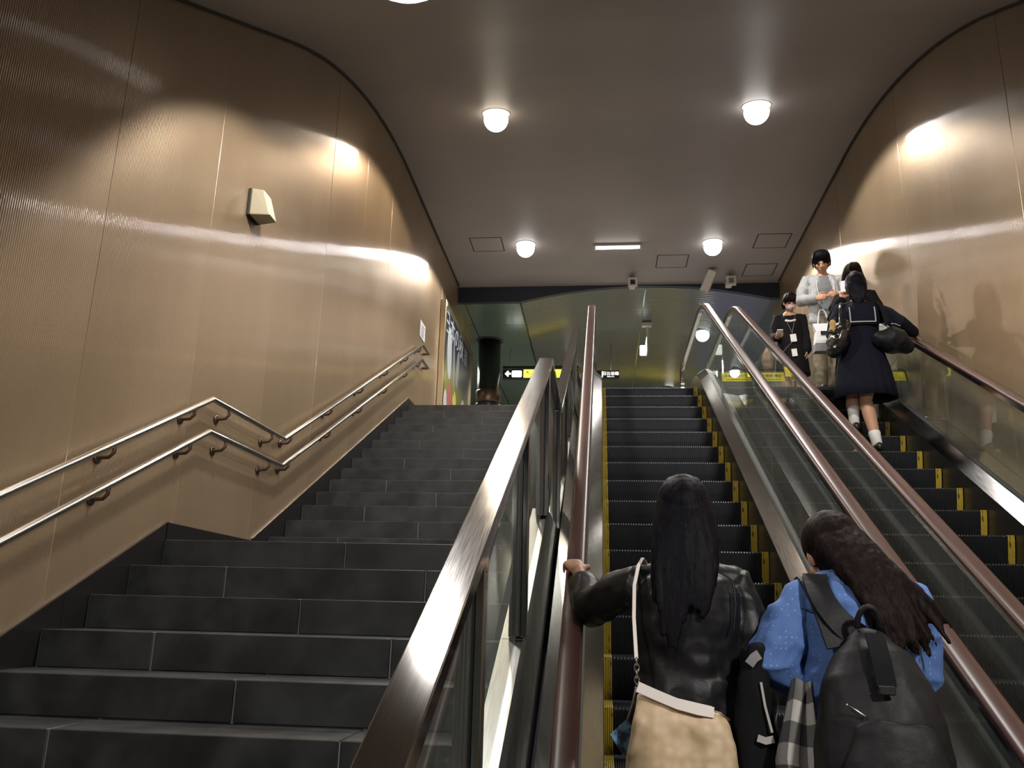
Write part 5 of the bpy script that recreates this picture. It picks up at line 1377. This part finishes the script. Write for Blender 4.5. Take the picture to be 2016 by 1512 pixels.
# ------------------------------------------------------------------ 5  man in a pale hoodie with a paper bag
def man_hoodie():
    r = Rig((2.565, 9.56, nose(9.326)), 1.665, 176, 0.02).head(turn=-12, nod=-32)
    t = tag(empty('person', r.base), 'young man in light grey hoodie looking down at the escalator head', 'person')
    k = r.k
    lsh, rsh = r.p(-.185, 0, 1.295), r.p(.185, 0, 1.295)          # his own left / right
    rel = r.p(.245, .03, 1.045); rwr = r.p(.125, .225, 1.0)
    lel = r.p(-.235, .03, 1.045); lwr = r.p(-.11, .235, 1.02)
    rhand = (r.p(.04, .30, .995) - rwr, Vector((0, 0.2, 1)), r.fwd, (35, 45, 30))
    lhand = (r.p(-.03, .31, 1.02) - lwr, Vector((0, 0.2, 1)), r.fwd, (35, 45, 30))
    link('body', body_mesh(r, (lsh, lel, lwr), (rsh, rel, rwr), lhand, rhand, STAND, 0.0075, False), 'skin', t)
    face_parts(r, t)
    mb = MB(); hair_cap(mb, r, 1.06); random.seed(4)
    for i in range(26):
        a = radians(-180 + 360 * i / 25.0); x0, y0 = 0.082 * sin(a), -0.015 - 0.082 * cos(a)
        front = abs(a) > 1.7
        zt = (.048 if front else -.055) + random.uniform(-.012, .012)
        mb.tube(bez(r.H(x0 * .3, y0 * .3 - .01, .132), r.H(x0 * .95, y0 * .95, .125), r.H(x0 * 1.18, y0 * 1.16, .075), r.H(x0 * 1.12, y0 * 1.10, zt), 5), [.014, .017, .018, .016, .013, .006], 8)
    link('hair', remeshed(mb, 'hair', 0.008, 2, 0.003, (40, 40, 10)), 'hair', t)
    rows = [(0.84, .165, .112, .022), (0.95, .150, .112, .022), (1.05, .140, .108, .020), (1.15, .145, .110, .020), (1.22, .130, .100, .014), (1.28, .105, .080, .010), (1.325, .072, .066, .010)]
    top_garment(r, rows, [], 'tee_shirt', 'grey_shirt', t, 0.009, 0.004, (8, 8, 5), 3, 1.0)
    # open hoodie: two fronts, back, sleeves and hood as one garment
    def extra(mb):
        for sx in (-1, 1):
            mb.tube([r.p(sx * .115, .055, .80), r.p(sx * .115, .060, .95), r.p(sx * .105, .062, 1.1), r.p(sx * .095, .062, 1.22), r.p(sx * .070, .045, 1.30)], [(.072 * k, .072 * k), (.068 * k, .070 * k), (.062 * k, .066 * k), (.052 * k, .056 * k), (.034 * k, .034 * k)], 12)
            mb.tube(bez(r.p(sx * .06, .075, 1.25), r.p(sx * .13, .04, 1.31), r.p(sx * .12, -.08, 1.36), r.p(0, -.115, 1.32), 6), [.022, .030, .036, .040, .042, .044, .044], 10)
        mb.ellipsoid(r.p(0, -.12, 1.27), (0.09, 0.06, 0.09), r.rot)
    rows = [(0.80, .172, .090, -.045), (0.95, .168, .090, -.045), (1.1, .165, .088, -.040), (1.2, .178, .088, -.035), (1.27, .165, .075, -.025), (1.31, .10, .06, -.02)]
    sl = [[(r.p(-.09, 0, 1.215), .075), (lsh - Vector((0, 0, .012)), .066), (lsh.lerp(lel, .5), .072), (lel, .072), (lel.lerp(lwr, .85), .052)], [(r.p(.09, 0, 1.215), .075), (rsh - Vector((0, 0, .012)), .066), (rsh.lerp(rel, .5), .072), (rel, .072), (rel.lerp(rwr, .85), .052)]]
    top_garment(r, rows, sl, 'hoodie', 'grey_sweat', t, 0.009, 0.006, (8, 8, 6), 2, 4.0, extra)
    MB().tube(bez(r.p(.085, .125, 1.245), r.p(.10, .16, 1.15), r.p(.09, .165, 1.10), r.p(.075, .175, 1.02), 7), 0.004, 6).obj('drawstring', 'paper', t, True)
    MB().tube(bez(r.p(-.075, .125, 1.245), r.p(-.09, .155, 1.18), r.p(-.085, .16, 1.12), r.p(-.08, .165, 1.06), 7), 0.004, 6).obj('drawstring', 'paper', t, True)
    trousers(r, t, 'khaki', LEG3, rk=1.05); simple_shoes(r, t, [(-.085, -.02), (.085, -.02)])
    # messenger strap (black) across the chest side
    # paper carrier bag
    bg = tag(empty('paper_bag', (2.45, 9.26, 2.87)), 'white paper carrier bag with grey base and small dark label held by the man', 'bag')
    mb = MB(); rings = []
    for z, x0, x1, d in ((2.872, 2.335, 2.575, .055), (2.99, 2.345, 2.575, .060), (3.10, 2.36, 2.555, .045), (3.20, 2.335, 2.575, .018)):
        rings.append([(x0, 9.25 - d, z), (x1, 9.25 - d, z + .006), (x1, 9.25 + d, z + .006), (x0, 9.25 + d, z)])
    mb.loft(rings); ob = mb.obj('sheet', 'paper', bg); bv = ob.modifiers.new('b', 'BEVEL'); bv.width = .004
    mb = MB(); rings = []
    for z, x0, x1, d in ((2.868, 2.333, 2.577, .058), (2.96, 2.341, 2.577, .062)):
        rings.append([(x0, 9.25 - d, z), (x1, 9.25 - d, z + .006), (x1, 9.25 + d, z + .006), (x0, 9.25 + d, z)])
    mb.loft(rings).obj('base_band', 'paper_grey', bg)
    MB().box(2.405, 2.50, 9.19, 9.197, 3.055, 3.10).obj('label', 'sign_black', bg)
    for y in (9.235, 9.265):
        ribbon(bez((2.395, y, 3.19), (2.40, y, 3.30), (2.43, y + .02, 3.40), (2.455, 9.30, 3.385), 6), (0, 1, 0), .012, .004, 'handle', 'paper', bg)
        ribbon(bez((2.515, y, 3.19), (2.50, y, 3.30), (2.48, y + .02, 3.39), (2.455, 9.30, 3.385), 6), (0, 1, 0), .012, .004, 'handle', 'paper', bg)
man_hoodie()

# ------------------------------------------------------------------ 6  woman in a face mask looking at her phone
def woman_mask():
    r = Rig((2.44, 10.78, ZF), 1.60, 172, 0.0).head(turn=12, nod=-30)
    t = tag(empty('person', r.base), 'woman in black coat and pale face mask looking at her phone', 'person')
    k = r.k
    lsh, rsh = r.p(-.155, 0, 1.285), r.p(.155, 0, 1.285)
    rel = r.p(.205, .02, 1.03); rwr = r.p(.185, .205, .955)
    lel = r.p(-.20, .0, 1.02); lwr = r.p(-.175, .06, .80)
    rhand = (r.p(.165, .32, .965) - rwr, -r.side, Vector((0, 0, -1)), (20, 30, 25))
    lhand = (Vector((0, 0, -1)), r.fwd, -r.side, (25, 30, 25))
    link('body', body_mesh(r, (lsh, lel, lwr), (rsh, rel, rwr), lhand, rhand, STAND, 0.0075), 'skin', t)
    face_parts(r, t, mouth=False)
    mb = MB(); mb.ellipsoid(r.H(0, .034, -.045), (.064 * k, .074 * k, .052 * k), r.hrot); mb.tube([r.H(0, .100, -.018), r.H(0, .106, -.035)], .012 * k, 8)
    link('face_mask', remeshed(mb, 'face_mask', 0.006, 2), 'mask', t)
    for sx in (-1, 1): MB().tube([r.H(sx * .058, .05, -.04), r.H(sx * .082, .0, -.02)], .002, 6).obj('mask_loop', 'mask', t, True)
    mb = MB(); hair_cap(mb, r, 1.03); random.seed(2)
    for i in range(18):
        a = radians(-105 + 210 * i / 17.0); x0, y0 = 0.082 * sin(a), -0.03 - 0.074 * cos(a)
        mb.tube(bez(r.H(x0 * .4, y0 * .4, .12), r.H(x0 * 1.15, y0 * 1.1, .05), r.H(x0 * 1.1, y0 * 1.2, -.05), r.H(x0 * .7, -.09, -.10), 6), [.012, .016, .016, .016, .015, .013, .009], 8)
    for j in range(9):
        x = -.060 + .015 * j
        mb.tube(bez(r.H(x * .4, .02, .128), r.H(x * .9, .080, .112), r.H(x * 1.1, .096, .07), r.H(x * 1.15, .092 - abs(x) * .25, .028), 5), [.010, .013, .013, .012, .010, .006], 8)
    link('hair', remeshed(mb, 'hair', 0.008, 2, 0.003, (40, 40, 8)), 'hair_brown', t)
    rows = [(0.50, .215, .170, 0), (0.62, .205, .160, 0), (0.78, .190, .140, 0), (0.92, .172, .124, 0), (1.05, .158, .114, 0), (1.15, .164, .116, 0), (1.23, .168, .110, -.004), (1.28, .145, .088, -.01), (1.31, .095, .060, -.02)]
    sl = [[(r.p(-.09, 0, 1.215), .075), (lsh - Vector((0, 0, .012)), .070), (lsh.lerp(lel, .5), .070), (lel, .066), (lel.lerp(lwr, .9), .054)], [(r.p(.09, 0, 1.215), .075), (rsh - Vector((0, 0, .012)), .070), (rsh.lerp(rel, .5), .070), (rel, .066), (rel.lerp(rwr, .85), .052)]]
    top_garment(r, rows, sl, 'coat', 'blackcloth', t, 0.009, 0.005, (8, 8, 5), 3, 6.0)
    mb = MB(); mb.tube([r.p(-.055, .112, 1.215), r.p(0, .125, 1.200), r.p(.055, .112, 1.215)], [(.016, .016)] * 3, 10)
    link('blouse_edge', remeshed(mb, 'blouse_edge', 0.006, 1), 'sock', t)
    for x in (-.085, .085): MB().tube([r.p(x, -.02, .07), r.p(x, -.005, .26), r.p(x, .0, .52)], [0.040, 0.058, 0.066], 12).obj('stocking', 'skin', t, True)
    simple_shoes(r, t, [(-.085, -.02), (.085, -.02)])
    # phone
    ph = tag(MB().bevbox(-0.036, 0.036, -0.07, 0.07, -0.005, 0.005, 0.003).obj('mobile_phone', 'paper'), 'white mobile phone in the hand of the masked woman', 'phone')
    ph.matrix_world = Matrix.Translation(r.p(.155, .335, .985)) @ r.rot.to_4x4() @ Matrix.Rotation(radians(14), 4, 'X')
    # lanyard with two cards
    la = tag(empty('lanyard', r.p(0, .13, .9)), 'neck lanyard with two white cards on the black coat', 'lanyard')
    for sx in (-1, 1): MB().tube(bez(r.p(sx * .065, .02, 1.34), r.p(sx * .07, .13, 1.24), r.p(sx * .02, .145, 1.12), r.p(-.01, .142, 1.03), 8), .003, 6).obj('cord', 'paper_grey', la, True)
    for z, w_, h_ in ((.965, .037, .052), (.765, .033, .050)):
        ob = MB().bevbox(-w_, w_, -.003, .003, -h_, h_, .002).obj('card', 'sock'); ob.matrix_world = Matrix.Translation(r.p(-.02, .150 if z > .9 else .165, z)) @ r.rot.to_4x4() @ Matrix.Rotation(radians(5), 4, 'Y')
        ob.parent = la; ob.matrix_parent_inverse = la.matrix_world.inverted()
    MB().tube(bez(r.p(-.01, .15, .93), r.p(.03, .17, .86), r.p(.10, .17, .82), r.p(.14, .15, .74), 7), .0025, 6).obj('cable', 'paper_grey', la, True)
    # tan tote on her right
    tb = tag(empty('tote_bag', r.p(.30, .02, .55)), 'tan leather tote bag on the arm of the masked woman', 'bag')
    mb = MB(); mb.tube([r.p(.295, .04, .60), r.p(.295, .04, .68), r.p(.290, .04, .78), r.p(.28, .04, .85)], [(.065, .13), (.085, .165), (.08, .155), (.05, .12)], 18, side=r.side)
    link('pouch', remeshed(mb, 'pouch', 0.009, 2, 0.004, (8, 8, 8)), 'tan_leather', tb)
    for dy in (.0, .05):
        ribbon(bez(r.p(.275, -.03 + dy * 2, .84), r.p(.26, .02 + dy, 1.02), r.p(.20, .05, 1.33), r.p(.135, -.0 + dy * .3, 1.335), 8), r.fwd, .016, .005, 'strap', 'strap_brown', tb)
woman_mask()
